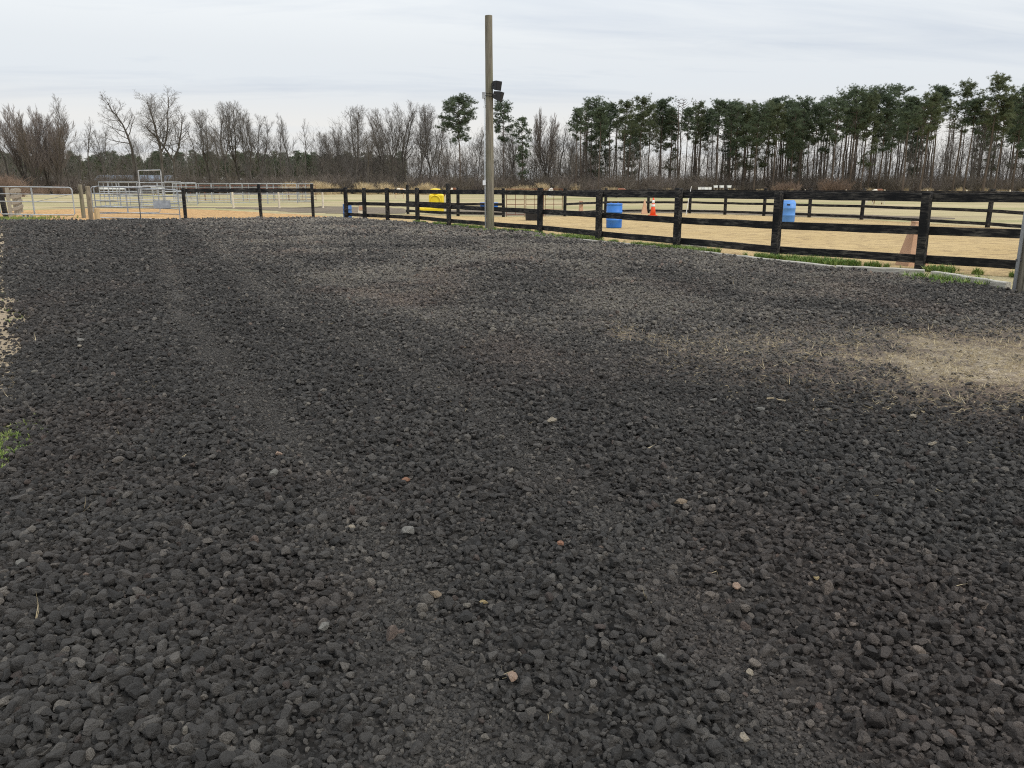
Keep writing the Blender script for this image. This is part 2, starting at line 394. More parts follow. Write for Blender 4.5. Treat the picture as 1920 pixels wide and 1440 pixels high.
def lot_z(x, y):
    z = .03+.055*(fbm(x*.55, y*.55, 4, 71)-.5)+.05*(fbm(x*1.6, y*1.9, 3, 73)-.5)
    st = straw_f(x, y); z = z-.028*compact_f(x, y)-.02*st+.035*(fbm(x*4.5, y*5.5, 3, 77)-.5)*st
    ridge = np.clip((y-9)/4, 0, 1)*np.clip((x+6)/4, 0, 1)
    z = z+ridge*.15*np.maximum(0, fbm(x*.55, y*.75, 4, 75)-.52)
    dl = x-edge_x(LEFT_EDGE, y); dr = edge_x(RIGHT_EDGE, y)-x
    e = np.clip(np.minimum(dl, dr)/.35, 0, 1)
    return (np.maximum(z, .018)+.012)*e+.004*(1-e)

# ------------------------------------------------------------------ ground sheets
def field_mat(t):
    g = t.n('ShaderNodeNewGeometry').outputs['Position']
    mp = t.n('ShaderNodeMapping'); t.nt.links.new(g, mp.inputs[0]); mp.inputs['Scale'].default_value = (.35, 1, 1)
    a = t.noise(mp.outputs[0], .075, 5, .55, .6); b = t.noise(g, 1.3, 8, .7); c = t.noise(mp.outputs[0], .05, 4, .6, .4); d = t.noise(g, 14, 6, .75)
    straw = t.mix(t.rng(b, .3, .7), (.33, .265, .145), (.50, .42, .25))
    green = t.mix(t.rng(b, .3, .7), (.16, .185, .06), (.29, .29, .12))
    col = t.mix(t.rng(a, .47, .68), straw, green)
    col = t.mix(t.math('MULTIPLY', t.rng(c, .56, .68), .75), col, (.22, .17, .12))
    m2 = t.n('ShaderNodeMapping'); t.nt.links.new(g, m2.inputs[0]); m2.inputs['Scale'].default_value = (.09, .55, 1)
    e = t.noise(m2.outputs[0], .5, 6, .65, .5); col = t.mix(t.rng(e, .50, .66, 0, .75), col, (.20, .165, .10)); col = t.mix(t.rng(e, .46, .34, 0, .6), col, (.25, .24, .11))
    col = t.mix(t.rng(d, .3, .75, 0, .5), col, t.mix(.5, col, (.55, .47, .32)))
    t.set(col, .95, .1); t.bump(t.math('ADD', b, t.math('MULTIPLY', d, .4)), .10)
M['field'] = mat('field', field_mat)
def sand_mat(t):
    g = t.n('ShaderNodeNewGeometry').outputs['Position']
    a = t.noise(g, .35, 4, .6); mp = t.n('ShaderNodeMapping'); t.nt.links.new(g, mp.inputs[0]); mp.inputs['Scale'].default_value = (.75, 1.5, 1)
    b = t.noise(mp.outputs[0], 3.0, 5, .6, .5); c = t.noise(g, 22, 6, .75)
    col = t.mix(t.rng(a, .35, .65), (.44, .315, .15), (.52, .385, .20)); col = t.mix(t.rng(b, .49, .38, 0, .9), col, (.25, .17, .095))  # darker dashes put the shade of hoof prints into the sand colour
    col = t.mix(t.rng(c, .35, .7, 0, .4), col, (.62, .47, .25))
    t.set(col, .95, .1); t.bump(t.math('ADD', t.math('MULTIPLY', b, 1.4), t.math('MULTIPLY', c, .25)), .12)
M['sand'] = mat('sand', sand_mat)
def chip_mat(t):
    g = t.n('ShaderNodeNewGeometry').outputs['Position']
    vo = t.n('ShaderNodeTexVoronoi'); vo.inputs['Scale'].default_value = 7; t.nt.links.new(g, vo.inputs['Vector']); s = t.n('ShaderNodeSeparateXYZ'); t.nt.links.new(vo.outputs['Color'], s.inputs[0])
    a = t.noise(g, .4, 4); b = t.noise(g, 9, 6, .7)
    col = t.mix(s.outputs[0], (.30, .17, .075), (.66, .43, .20)); col = t.mix(t.rng(a, .35, .7, 0, .55), col, (.42, .27, .14)); col = t.mix(t.rng(b, .62, .72, 0, .7), col, (.14, .085, .05))
    t.set(col, .95, .1); t.bump(t.math('ADD', s.outputs[1], b), .06)
M['wood_chips'] = mat('wood_chips', chip_mat)
def mud_mat(t):
    g = t.n('ShaderNodeNewGeometry').outputs['Position']; a = t.noise(g, .5, 6, .65); b = t.noise(g, 3.5, 7, .7)
    col = t.mix(t.rng(a, .35, .65), (.115, .09, .062), (.22, .175, .12)); col = t.mix(t.rng(b, .6, .75, 0, .6), col, (.24, .19, .13))
    t.set(col, .85, .3); t.bump(b, .16)
M['mud'] = mat('mud', mud_mat)
def bank_mat(t):
    g = t.n('ShaderNodeNewGeometry').outputs['Position']; a = t.noise(g, .9, 5, .6, .5); b = t.noise(g, 12, 7, .75); c = t.noise(g, 1.7, 5, .6)
    col = t.mix(t.rng(b, .3, .7), (.21, .16, .105), (.40, .33, .235)); col = t.mix(t.rng(c, .60, .68, 0, .85), col, (.10, .15, .035)); col = t.mix(t.rng(b, .62, .7, 0, .7), col, (.055, .05, .045))
    t.set(col, .95, .1); t.bump(b, .03)
M['bank'] = mat('bank', bank_mat)
def lot_mat(t):
    g = t.n('ShaderNodeNewGeometry').outputs['Position']
    b = t.noise(g, 26, 7, .75); c = t.noise(g, 90, 4, .7); vo = t.n('ShaderNodeTexVoronoi'); vo.inputs['Scale'].default_value = 21; t.nt.links.new(g, vo.inputs['Vector'])
    s = t.n('ShaderNodeSeparateXYZ'); t.nt.links.new(vo.outputs['Color'], s.inputs[0])
    base = t.mix(s.outputs[0], (.008, .0075, .007), (.05, .046, .042))  # bed colour darkened so the gaps between stones look deeply shaded
    pale = t.mix(s.outputs[0], (.085, .076, .070), (.215, .193, .175))
    col = t.mix(t.attr('mid'), base, pale)
    col = t.mix(t.math('MULTIPLY', t.attr('compact'), .5), col, t.mix(t.rng(c, .3, .7), (.06, .055, .05), (.20, .185, .168)))
    col = t.mix(t.math('MULTIPLY', t.attr('dirt'), .8), col, t.mix(t.rng(b, .3, .7), (.075, .056, .045), (.19, .147, .113)))
    e = t.noise(g, 5.5, 8, .75, .5); sf = t.rng(t.math('ADD', t.attr('straw'), t.math('MULTIPLY', t.math('SUBTRACT', e, .5), 1.5)), .30, .95)
    h = t.noise(g, 11, 8, .8, .8); sc_ = t.mix(t.rng(b, .32, .68), (.19, .158, .122), (.52, .452, .35)); sc_ = t.mix(t.rng(h, .54, .40, 0, .75), sc_, (.105, .080, .058))
    col = t.mix(sf, col, sc_)
    col = t.mix(t.math('MULTIPLY', t.attr('reddish'), .35), col, t.mix(1.0, col, (1.2, .96, .90), 'MULTIPLY'))
    t.set(col, .95, .15)
    t.bump(t.math('ADD', t.math('MULTIPLY', vo.outputs['Distance'], -1.0), t.math('MULTIPLY', b, .5)), .035)
M['lot'] = mat('lot', lot_mat)

# the land itself, out to the horizon
gm = MB(); Sg = 3500
gm.add([(-Sg, -200, 0), (Sg, -200, 0), (Sg, Sg, 0), (-Sg, Sg, 0)], [(0, 1, 2, 3)])
tag(obj('ground', gm, M['field']), 'pale winter grass field reaching to the woods', 'field', kind='structure')

def ragged_sheet(name, poly, z, m, label, cat, amp=.25, step=.6, seed=1):
    """a sheet whose outline wanders a little"""
    pts = []
    for (x0, y0), (x1, y1) in zip(poly, poly[1:]+poly[:1]):
        k = max(1, int(math.hypot(x1-x0, y1-y0)/step))
        for i in range(k):
            t = i/k; x = x0+(x1-x0)*t; y = y0+(y1-y0)*t
            pts.append((x+float(fbm(x*.9, y*.9, 3, seed)-.5)*amp*2, y+float(fbm(x*.9+30, y*.9, 3, seed+4)-.5)*amp*2, z))
    bm = bmesh.new(); vs_ = [bm.verts.new(p) for p in pts]; bm.faces.new(vs_); bmesh.ops.triangulate(bm, faces=bm.faces[:])
    for f in bm.faces:
        if f.normal.z < 0: f.normal_flip()
    me = bpy.data.meshes.new(name); bm.to_mesh(me); bm.free(); me.materials.append(m)
    return tag(obj(name, me, None), label, cat, kind='structure')
ragged_sheet('arena_sand', [(12.5, 9.5), (18.6, 26), (18.2, 31), (16.6, 38), (14.9, 40.9), (13.3, 43), (11.7, 44.8), (10.4, 47.1), (7.9, 47.3), (5.6, 47.2), (2.9, 42.3), (-.4, 41.4), (-2.8, 42.5), (-5.6, 45.2), (-8.2, 39.7)]
             + [(x+.05, y-.30) for x, y in FENCE[::-1]], .006, M['sand'], 'tan riding arena sand behind the black board fence', 'sand', .22)
ragged_sheet('wood_chip_bed', [(-8.6, 39.2), (-8.8, 41.5), (-11.5, 45), (-14.5, 48.0), (-18.5, 53), (-23, 57), (-30, 57.5), (-33, 52), (-29.5, 46), (-26.0, 40.5), (-24.2, 36.6), (-18.8, 35.6), (-15, 36.6), (-12, 38.3)], .005, M['wood_chips'], 'orange tan wood chips spread behind the gates', 'wood chips', .5)
ragged_sheet('mud_track', [(-34, 59), (-22, 59.2), (-17, 54.5), (-13.5, 50.2), (-9, 45), (-6.3, 47.5), (-6, 53), (-9, 60), (-15, 65), (-14, 60.5), (-20, 61.6), (-32, 62.8)], .009, M['mud'], 'dark churned mud beyond the wood chips', 'mud', .9)
ragged_sheet('mud_strip', [(5.2, 48.3), (10.8, 47.8), (12.4, 45.2), (15.4, 41.6), (18.8, 36.5), (22, 40), (17.5, 48), (12, 55), (5, 53)], .009, M['mud'], 'dark mud outside the far arena rails', 'mud', .7)
ragged_sheet('mud_patch', [(-4.8, 47), (-.5, 43), (2.6, 43.6), (4.9, 48.6), (2, 55), (-4, 54)], .007, M['mud'], 'dark mud beyond the rusty pipe gate', 'mud', .7)
ragged_sheet('dirt_bank', [(-2.4, -3), (-2.3, .8), (-2.4, 3.0), (-2.6, 4.6), (-4.9, 9.0), (-6.8, 12.0), (-11.6, 19.3), (-16.6, 27), (-18.6, 27.3), (-14.6, 20), (-10.3, 13.2), (-8.6, 9.6), (-6.8, 6), (-5.5, 3), (-4.5, -3)], .004, M['bank'], 'pale bare earth with straw along the gravel edge', 'earth', .3)

# the gravel lot: a relief mesh with its own masks
def build_lot():
    ys = [-3.0]
    while ys[-1] < 38.9:
        d = max(1.2, abs(ys[-1])); ys.append(ys[-1]+min(.24, .016*d+.012))
    ys = np.array(ys); nu = 240
    u = np.linspace(0, 1, nu); Y = np.repeat(ys[:, None], nu, 1)
    far = np.clip((Y-33)/6, 0, 1)
    # far edge of the lot bends: the left side ends sooner
    L_ = edge_x(LEFT_EDGE, Y)+(fbm(Y*1.3, Y*0+3, 4, 81)-.5)*.55; R_ = edge_x(RIGHT_EDGE, Y)+(fbm(Y*1.3, Y*0+8, 4, 83)-.5)*.3
    X = L_+(R_-L_)*u[None, :]
    cut = np.interp(X, [-26, -22, -18.8, -15, -12, -8], [36.2, 36.5, 36.3, 37.4, 39.0, 39.2])+(fbm(X*1.1, X*0+1, 3, 85)-.5)*.5
    Yc = np.minimum(Y, cut); Z = lot_z(X, Yc); Z = np.where(Y > cut-.05, .011, Z)
    ok = ~((Y > cut+.3))
    V = np.stack([X, Yc, Z], -1).reshape(-1, 3); ny = len(ys)
    i = np.arange(ny-1)[:, None]*nu+np.arange(nu-1)[None, :]
    q = np.stack([i, i+1, i+nu+1, i+nu], -1).reshape(-1, 4)
    keep = (ok[:-1, :-1] | ok[1:, :-1]).reshape(-1); q = q[keep]
    me = bpy.data.meshes.new('gravel_lot'); me.vertices.add(len(V)); me.vertices.foreach_set('co', V.astype(np.float32).ravel())
    me.loops.add(q.size); me.loops.foreach_set('vertex_index', q.astype(np.int32).ravel()); me.polygons.add(len(q)); me.polygons.foreach_set('loop_start', np.arange(0, q.size, 4, dtype=np.int32))
    for nm, fn in (('straw', straw_f), ('dirt', dirt_f), ('compact', compact_f), ('mid', mid_f), ('reddish', red_f)):
        a = me.attributes.new(nm, 'FLOAT', 'POINT'); a.data.foreach_set('value', np.clip(fn(V[:, 0], V[:, 1]), 0, 1).astype(np.float32))
    me.update(calc_edges=True); me.validate(); me.polygons.foreach_set('use_smooth', [True]*len(me.polygons)); me.materials.append(M['lot'])
    return tag(obj('gravel_lot', me, None), 'dark asphalt millings yard with wheel tracks and a bare straw patch', 'gravel yard', kind='structure')
build_lot()

# ------------------------------------------------------------------ gravel
def stone_mesh(seed, sub):
    r = random.Random(seed); bm = bmesh.new(); bmesh.ops.create_icosphere(bm, subdivisions=sub, radius=.5)
    planes = []
    for _ in range(r.randint(8, 13)):
        d = Vector((r.gauss(0, 1), r.gauss(0, 1), r.gauss(0, 1))).normalized(); planes.append((d, r.uniform(.24, .40)))
    k = (r.uniform(.9, 1.15), r.uniform(.8, 1.0), r.uniform(.65, .92))
    ph = [r.uniform(0, 9) for _ in range(6)]
    for v in bm.verts:
        p = v.co.copy()
        for d, o in planes:
            e = p.dot(d)-o
            if e > 0: p -= d*e*.98
        p *= 1+.03*math.sin(p.x*13+ph[0])*math.sin(p.y*12+ph[1])+r.uniform(-.035, .035)
        v.co = Vector((p.x*k[0], p.y*k[1], p.z*k[2]))*1.2
    me = bpy.data.meshes.new('stone'); bm.to_mesh(me); bm.free(); me.materials.append(M['stone']); return me
near_stones = lib('near_stone', [stone_mesh(s, 3) for s in range(14)])
far_stones = lib('far_stone', [stone_mesh(40+s, 2) for s in range(8)])
def gravel_points(y0, y1, cell, med, sig, smax, spread=.68, margin=1.3):
    xm = spread*y1+margin; nx = int(2*xm/cell); ny = int((y1-y0)/cell)
    gx, gy = np.meshgrid(np.arange(nx), np.arange(ny)); n = gx.size
    x = -xm+(gx.ravel()+RNG.random(n))*cell; y = y0+(gy.ravel()+RNG.random(n))*cell
    k = (np.abs(x) < spread*y+margin) & (x > edge_x(LEFT_EDGE, y)-.05-.45*RNG.random(n)**4+(fbm(y*1.3, y*0+3, 4, 81)-.5)*.55) & (x < edge_x(RIGHT_EDGE, y)+.01)
    cut = np.interp(x, [-26, -22, -18.8, -15, -12, -8], [36.2, 36.5, 36.3, 37.4, 39.0, 39.2]); k &= y < cut
    x, y = x[k], y[k]; n = len(x)
    st = straw_f(x, y); di = dirt_f(x, y); co = compact_f(x, y)
    k = RNG.random(n) > np.clip(st*.95+.45*di, 0, .90)
    x, y, st, di, co = x[k], y[k], st[k], di[k], co[k]; n = len(x)
    s = np.exp(RNG.normal(math.log(med), sig, n))
    s *= (1-.40*co)*(1-.35*di)*(.82+.40*fbm(x*.7, y*.7, 3, 91)*1.0)
    s *= 1+.10*np.clip((-.6-x-.62*(y-3))/1.5, 0, 1)
    s = np.clip(s, med*.35, smax)
    return x, y, s, co, di
def make_gravel(name, bands, col, nv, label):
    X = [gravel_points(*b) for b in bands]
    x = np.concatenate([q[0] for q in X]); y = np.concatenate([q[1] for q in X]); s = np.concatenate([q[2] for q in X]); co = np.concatenate([q[3] for q in X]); di = np.concatenate([q[4] for q in X])
    n = len(x); z = lot_z(x, y)+s*(.02+.80*RNG.random(n)**1.3)-.006
    rot = np.stack([RNG.normal(0, .55, n), RNG.normal(0, .55, n), RNG.random(n)*6.283], -1)
    scl = s[:, None]*np.stack([.9+.3*RNG.random(n), .85+.3*RNG.random(n), .75+.4*RNG.random(n)], -1)
    md = np.clip(mid_f(x, y), 0, 1.1)
    tone = .29+.20*RNG.standard_normal(n)+.52*md+.25*co+.12*di+.10*(fbm(x*2.2, y*2.2, 3, 95)-.5)
    rare = RNG.random(n); tone = np.where(rare < .010, .60+.18*RNG.random(n), tone); tone = np.where(rare < .0016, .84+.14*RNG.random(n), tone)
    red = np.clip(red_f(x, y)*.4+(RNG.random(n) < .02)*.7, 0, 1)
    o = scatter(name, np.stack([x, y, z], -1), rot, scl, RNG.integers(0, nv, n), col, label, 'gravel', np.clip(tone, 0, 1), red)
    return n
NG = make_gravel('gravel', [(.60, 4.0, .0168, .0182, .40, .046), (4.0, 8.0, .0190, .0186, .38, .044)], near_stones, 14, 'loose charcoal asphalt chunks covering the near yard')
NG += make_gravel('fine_gravel', [(8.0, 14.0, .029, .027, .34, .060), (14.0, 24.0, .056, .046, .28, .075), (24.0, 39.2, .115, .072, .25, .10)], far_stones, 8, 'charcoal gravel crumbs spread across the rest of the yard')
def track_crumbs():
    n0 = 900000; y = RNG.uniform(.7, 9, n0); x = RNG.uniform(-4.6, 2.0, n0)
    k = (RNG.random(n0) < compact_f(x, y)*np.clip(1.6-y/8, .4, 1)*.75) & (np.abs(x) < .68*y+1.2); x, y = x[k], y[k]; n = len(x)
    s = np.exp(RNG.normal(math.log(.0095), .35, n)); z = lot_z(x, y)+s*.3*RNG.random(n)
    scatter('track_crumbs', np.stack([x, y, z], -1), RNG.random((n, 3))*6.28, np.repeat(s[:, None], 3, 1), RNG.integers(0, 8, n), far_stones, 'crushed fine gravel packed in the wheel tracks', 'gravel', np.clip(.41+.18*RNG.standard_normal(n), 0, 1), red_f(x, y)*.5)
track_crumbs()
# ------------------------------------------------------------------ grass and straw
def tuft_mesh(seed, nb, h, w, lean, m):
    r = random.Random(seed); b = MB()
    for _ in range(nb):
        a = r.uniform(0, 6.283); d = Vector((math.cos(a), math.sin(a), 0)); p = Vector((-d.y, d.x, 0))
        hh = h*r.uniform(.45, 1.1); l = lean*r.uniform(.2, 1.2)*hh; o = Vector((r.uniform(-.5, .5), r.uniform(-.5, .5), 0))*h*.35; ww = w*r.uniform(.6, 1.2)
        b.add([o-p*ww, o+p*ww, o+d*l*.45+Vector((0, 0, hh*.62))+p*ww*.75, o+d*l*.45+Vector((0, 0, hh*.62))-p*ww*.75, o+d*l*1.2+Vector((0, 0, hh))], [(0, 1, 2, 3), (3, 2, 4)])
    return b.mesh('tuft', m)
tufts = lib('grass_tuft', [tuft_mesh(s, 16, 1.0, .05, .7, M['grass_blade']) for s in range(6)])
straws = lib('straw_bit', [tuft_mesh(50+s, 3, 1.0, .035, 1.8, M['straw_blade']) for s in range(5)])
def grass(name, pts, hmin, hmax, label, tone=(.2, .9)):
    pts = np.array(pts); n = len(pts); s = hmin+(hmax-hmin)*RNG.random(n)**2
    rot = np.stack([RNG.normal(0, .12, n), RNG.normal(0, .12, n), RNG.random(n)*6.283], -1)
    return scatter(name, pts, rot, np.repeat(s[:, None], 3, 1), RNG.integers(0, 6, n), tufts, label, 'grass', tone[0]+(tone[1]-tone[0])*RNG.random(n))
def strip_pts(line, width, per_m, thr, seed):
    out = []
    for (x0, y0), (x1, y1) in zip(line[:-1], line[1:]):
        Ls = math.hypot(x1-x0, y1-y0); k = int(Ls*per_m); nx, ny = (y1-y0)/Ls, -(x1-x0)/Ls
        for _ in range(k):
            t = random.random(); o = random.gauss(0, width); x = x0+(x1-x0)*t+nx*o; y = y0+(y1-y0)*t+ny*o
            if float(fbm(x*1.5, y*1.5, 4, seed)) > thr+.12*abs(o)/width-.06: out.append((x, y, .008))
    return out
verge = [(x-.18, y-.12) for x, y in FENCE[::-1]]
grass('verge_grass', strip_pts(verge[3:8], .14, 420, .50, 101)+strip_pts(verge[7:], .16, 560, .50, 101)+[(random.gauss(col_at(1060, 24.2), .55), 24.3+random.gauss(0, .5), .01) for _ in range(500)]
      + [(random.gauss(7.05, .30), random.gauss(12.9, .45), .01) for _ in range(260)]
      + [(random.gauss(-.2, .5), random.gauss(28.0, .28), .01) for _ in range(240)], .05, .14, 'bright green grass growing in clumps under the black fence', (.1, .9))
grass('bank_grass', [(random.gauss(-3.08, .13), random.gauss(4.3, .32), .006) for _ in range(1100)]+[(random.gauss(-7.2, .8), random.gauss(9.6, 1.0), .006) for _ in range(500)]
      + [(random.uniform(-3.9, -2.95)-t*.62, 3.5+t, .006) for t in [random.uniform(0, 4) for _ in range(200)]], .014, .04, 'short green grass on the bank beside the gravel', (.3, 1))
grass('gate_grass', [(random.gauss(-24.0, 1.0), random.gauss(38.6, 1.0), .008) for _ in range(700)]+[(random.gauss(-22.5, .7), random.gauss(36.0, .5), .01) for _ in range(260)], .06, .14, 'yellow green grass at the foot of the weathered posts', (.5, 1))
def straw_scatter():
    n0 = 120000; x = RNG.uniform(1.0, 8.8, n0); y = RNG.uniform(4.0, 9.6, n0); st = straw_f(x, y)
    k = RNG.random(n0) < st*.75+.12*dirt_f(x, y)+.003; x, y = x[k], y[k]
    n1 = 1500; x2 = RNG.uniform(-8, 8, n1); y2 = RNG.uniform(1.5, 14, n1); k2 = (x2 > edge_x(LEFT_EDGE, y2)); x = np.r_[x, x2[k2][:260]]; y = np.r_[y, y2[k2][:260]]
    t = RNG.random(1800)*18; bx = edge_x(LEFT_EDGE, 3.5+t)-RNG.random(1800)*1.5; x = np.r_[x, bx]; y = np.r_[y, 3.5+t]
    n = len(x); s = .018+.045*RNG.random(n)**2
    z = np.where(x > edge_x(LEFT_EDGE, y), lot_z(x, y)+.012, .012)
    rot = np.stack([RNG.normal(1.47, .12, n)*np.sign(RNG.random(n)-.5), RNG.normal(0, .25, n), RNG.random(n)*6.283], -1)
    scatter('straw_litter', np.stack([x, y, z], -1), rot, np.stack([s*.7, s*.7, s*.9], -1), RNG.integers(0, 5, n), straws, 'pale straw and wood slivers strewn on the bare patch', 'straw', RNG.random(n)**.8)
straw_scatter()

# ------------------------------------------------------------------ the black board fence
def rail_between(parent, a, b, z0, z1, m, thick=.04, h=.15, name='rail', warp=.007):
    va, vb = Vector((a[0], a[1], z0)), Vector((b[0], b[1], z1)); d = vb-va
    o = obj(name, MB().board(d.length, thick, h, 5, warp), m, parent)
    o.location = va; o.rotation_euler = (0, -math.asin(d.z/d.length), math.atan2(d.y, d.x)); return o
def post_mesh(w, h, m, slope=0.0):
    b = MB(); e = .012; z = [-.25, h*.33, h*.66, h-.012, h]
    pr = []
    for k, zz in enumerate(z):
        a = w/2-(e if k == 4 else 0)
        ox, oy = random.uniform(-.004, .004), random.uniform(-.004, .004)
        pr += [(ox+p*a, oy+q*a, zz) for p, q in ((-1, -1+.16), (-1+.16, -1), (1-.16, -1), (1, -1+.16), (1, 1-.16), (1-.16, 1), (-1+.16, 1), (-1, 1-.16))]
    f = []
    for i in range(4):
        for k in range(8): f.append((i*8+k, i*8+(k+1) % 8, (i+1)*8+(k+1) % 8, (i+1)*8+k))
    f.append(tuple(32+k for k in range(8)))
    return b.add(pr, f).mesh('post', m)
def board_fence(label, pts, tops, w, zs, h, m, side=1, rails=None, group=None, jit=.018, lean=.012):
    root = thing('board_fence', label, 'fence', (pts[0][0], pts[0][1], 0), 0, group); ox, oy = pts[0]
    P = [(x-ox, y-oy) for x, y in pts]; n = len(P)
    for i, (x, y) in enumerate(P):
        d = Vector(P[min(i+1, n-1)])-Vector(P[max(i-1, 0)]); o = obj('post', post_mesh(w, tops[i], m), None, root)
        o.location = (x, y, 0); o.rotation_euler = (random.uniform(-lean, lean), random.uniform(-lean, lean), math.atan2(d.y, d.x))
    off = w/2+.022
    for k, z in enumerate(zs):
        hh = [z+random.uniform(-jit, jit) for _ in range(n)]
        for i in range(n-1):
            if rails and not rails(i, k): continue
            d = (Vector(P[i+1])-Vector(P[i])).normalized(); nv = Vector((d.y, -d.x))*side*(off+.004*((i+k) % 2))
            a = Vector(P[i])-d*.04+nv; b = Vector(P[i+1])+d*.04+nv
            rail_between(root, a, b, hh[i], hh[i+1], m, .04, h)
    return root
tops = [1.42, 1.41, 1.40, 1.47, 1.42, 1.47, 1.44, 1.62, 1.45, 1.44, 1.44, 1.47]
board_fence('black painted three rail board fence along the gravel edge of the arena', FENCE, tops, .15, [1.30, .71, .19], .155, M['black_paint'], side=1)
# side fence with a single top rail
LF = [(-9.62, 39.5), (-12.05, 39.2), (-15.05, 37.6)]
lf = thing('board_fence', 'black posts with a single top rail joining the pipe gate and the arena corner', 'fence', (LF[0][0], LF[0][1], 0))
for i, ((x, y), h) in enumerate(zip(LF, (1.62, 1.62, 1.43))):
    o = obj('post', post_mesh(.13, h, M['black_paint']), None, lf, (x-LF[0][0], y-LF[0][1], 0), (random.uniform(-.02, .02), random.uniform(-.02, .02), .05))
prev = [FENCE[-1]]+LF
for a, b in zip(prev[:-1], prev[1:]):
    rail_between(lf, (a[0]-LF[0][0], a[1]-LF[0][1]+.09), (b[0]-LF[0][0]-.03, b[1]-LF[0][1]+.09), 1.34, 1.34+random.uniform(-.02, .02), M['black_paint'], .045, .17)
# far fence of the arena
FB = [(col_at(1980, 26.5), 26.5), (col_at(1851, 30.6), 30.6), (col_at(1615, 38.0), 38.0), (col_at(1517, 40.9), 40.9), (col_at(1432, 43), 43), (col_at(1359, 44.8), 44.8), (col_at(1293, 47.2), 47.2), (col_at(1215, 47.6), 47.6), (col_at(1135, 46.6), 46.6), (col_at(1059, 42.4), 42.4)]
board_fence('distant black three rail fence closing the far side of the sand arena', FB, [1.42]*len(FB), .13, [1.27, .62, .16], .12, M['black_paint'], side=-1)
FC = [(col_at(944, 41.6), 41.6), (col_at(859, 42.6), 42.6), (col_at(765, 46.2), 46.2)]
board_fence('short black rail fence beside the yellow block at the arena end', FC, [1.42, 1.46, 1.60], .13, [1.28, .63, .16], .13, M['black_paint'], side=-1)

# ------------------------------------------------------------------ timbers laid along the edge
TB = [((.75, 24.9), (2.35, 22.25), .10), ((2.45, 22.2), (3.85, 19.75), .10), ((4.35, 20.7), (4.72, 19.75), .12), ((3.95, 19.6), (4.75, 17.55), .11), ((4.78, 17.5), (5.30, 16.35), .11), ((5.32, 16.3), (5.98, 14.95), .11),
      ((5.85, 14.5), (7.05, 13.72), .16), ((7.14, 13.6), (7.42, 11.95), .15), ((-5.6, 36.3), (-4.3, 34.3), .08)]
TL = ['thin weathered edging board just past the utility pole grass', 'grey edging timber between the grass clump and a leaning post', 'loose pale board lying behind the edging timbers', 'long curved pale edging timber under the fence', 'pale edging timber in the middle of the bend',
      'low pale edging timber sinking into gravel', 'thick squared grey timber standing proud with grass behind', 'mossy timber ending at the pole with the grey conduit', 'narrow white board by the far corner posts']
for (a, b, h), lb in zip(TB, TL):
    d = Vector(b)-Vector(a); o = obj('edging_timber', MB().board(d.length, .10, h, 6, .006, .012), M['timber'])
    o.location = (a[0], a[1], h/2-.035); o.rotation_euler = (0, 0, math.atan2(d.y, d.x)); tag(o, lb, 'timber', 'edging timbers along the gravel')

# ------------------------------------------------------------------ utility poles
def utility_pole(label, x, y, h, r, conduit_dir, boxes, cond_h):
    root = thing('utility_pole', label, 'pole', (x, y, 0)); b = MB(); n = 24; v = []; f = []; ks = 22
    for i in range(ks+1):
        t = i/ks; rr = r*(1.06-.14*t)
        for j in range(n):
            a = 2*math.pi*j/n; q = rr*(1+.03*math.sin(3*a+t*5)+.012*math.sin(7*a+t*11)+random.uniform(-.006, .006)); v.append((q*math.cos(a), q*math.sin(a), -.4+(h+.4)*t))
    for i in range(ks):
        for j in range(n): f.append((i*n+j, i*n+(j+1) % n, (i+1)*n+(j+1) % n, (i+1)*n+j))
    f.append(tuple(ks*n+j for j in range(n)))
    obj('shaft', b.add(v, f), M['pole_wood'], root, smooth=False)
    cd = Vector(conduit_dir).normalized()*(r*1.07+.028)
    obj('conduit', MB().tube([(cd.x, cd.y, 0), (cd.x, cd.y, cond_h*.5), (cd.x*.98, cd.y*.98, cond_h)], .024, 10, True), M['conduit'], root, smooth=True)
    for zz in np.arange(.5, cond_h, .9):
        obj('strap', MB().box((cd.x*.97, cd.y*.97, zz), (.075, .03, .03)), M['dark_steel'], root)
    for z, sx, sz, mt in boxes:
        e = cd*1.12; obj('junction_box', MB().box((e.x-.01, e.y, z), (sx, .09, sz)), mt, root)
    return root
PX, PY = col_at(919, 28.35), 28.35
up = utility_pole('tall weathered wooden pole carrying two black loudspeakers beside the fence', PX, PY, 6.95, .132, (-1, -.35, 0), [(4.47, .10, .20, M['sign_metal']), (1.63, .10, .16, M['white_plastic'])], 4.45)
for k, z in enumerate((4.50, 4.42)):
    pts = [(.139*math.cos(a), .139*math.sin(a), z-.05*(a/math.pi)) for a in np.linspace(-2.9, .1, 14)]
    obj('cable', MB().tube(pts, .009, 5), M['black_plastic'], up)
utility_pole('weathered pole base with grey conduit at the near end of the timbers', 7.30, 11.32, 6.8, .16, (-1, -.12, 0), [], 5.2)
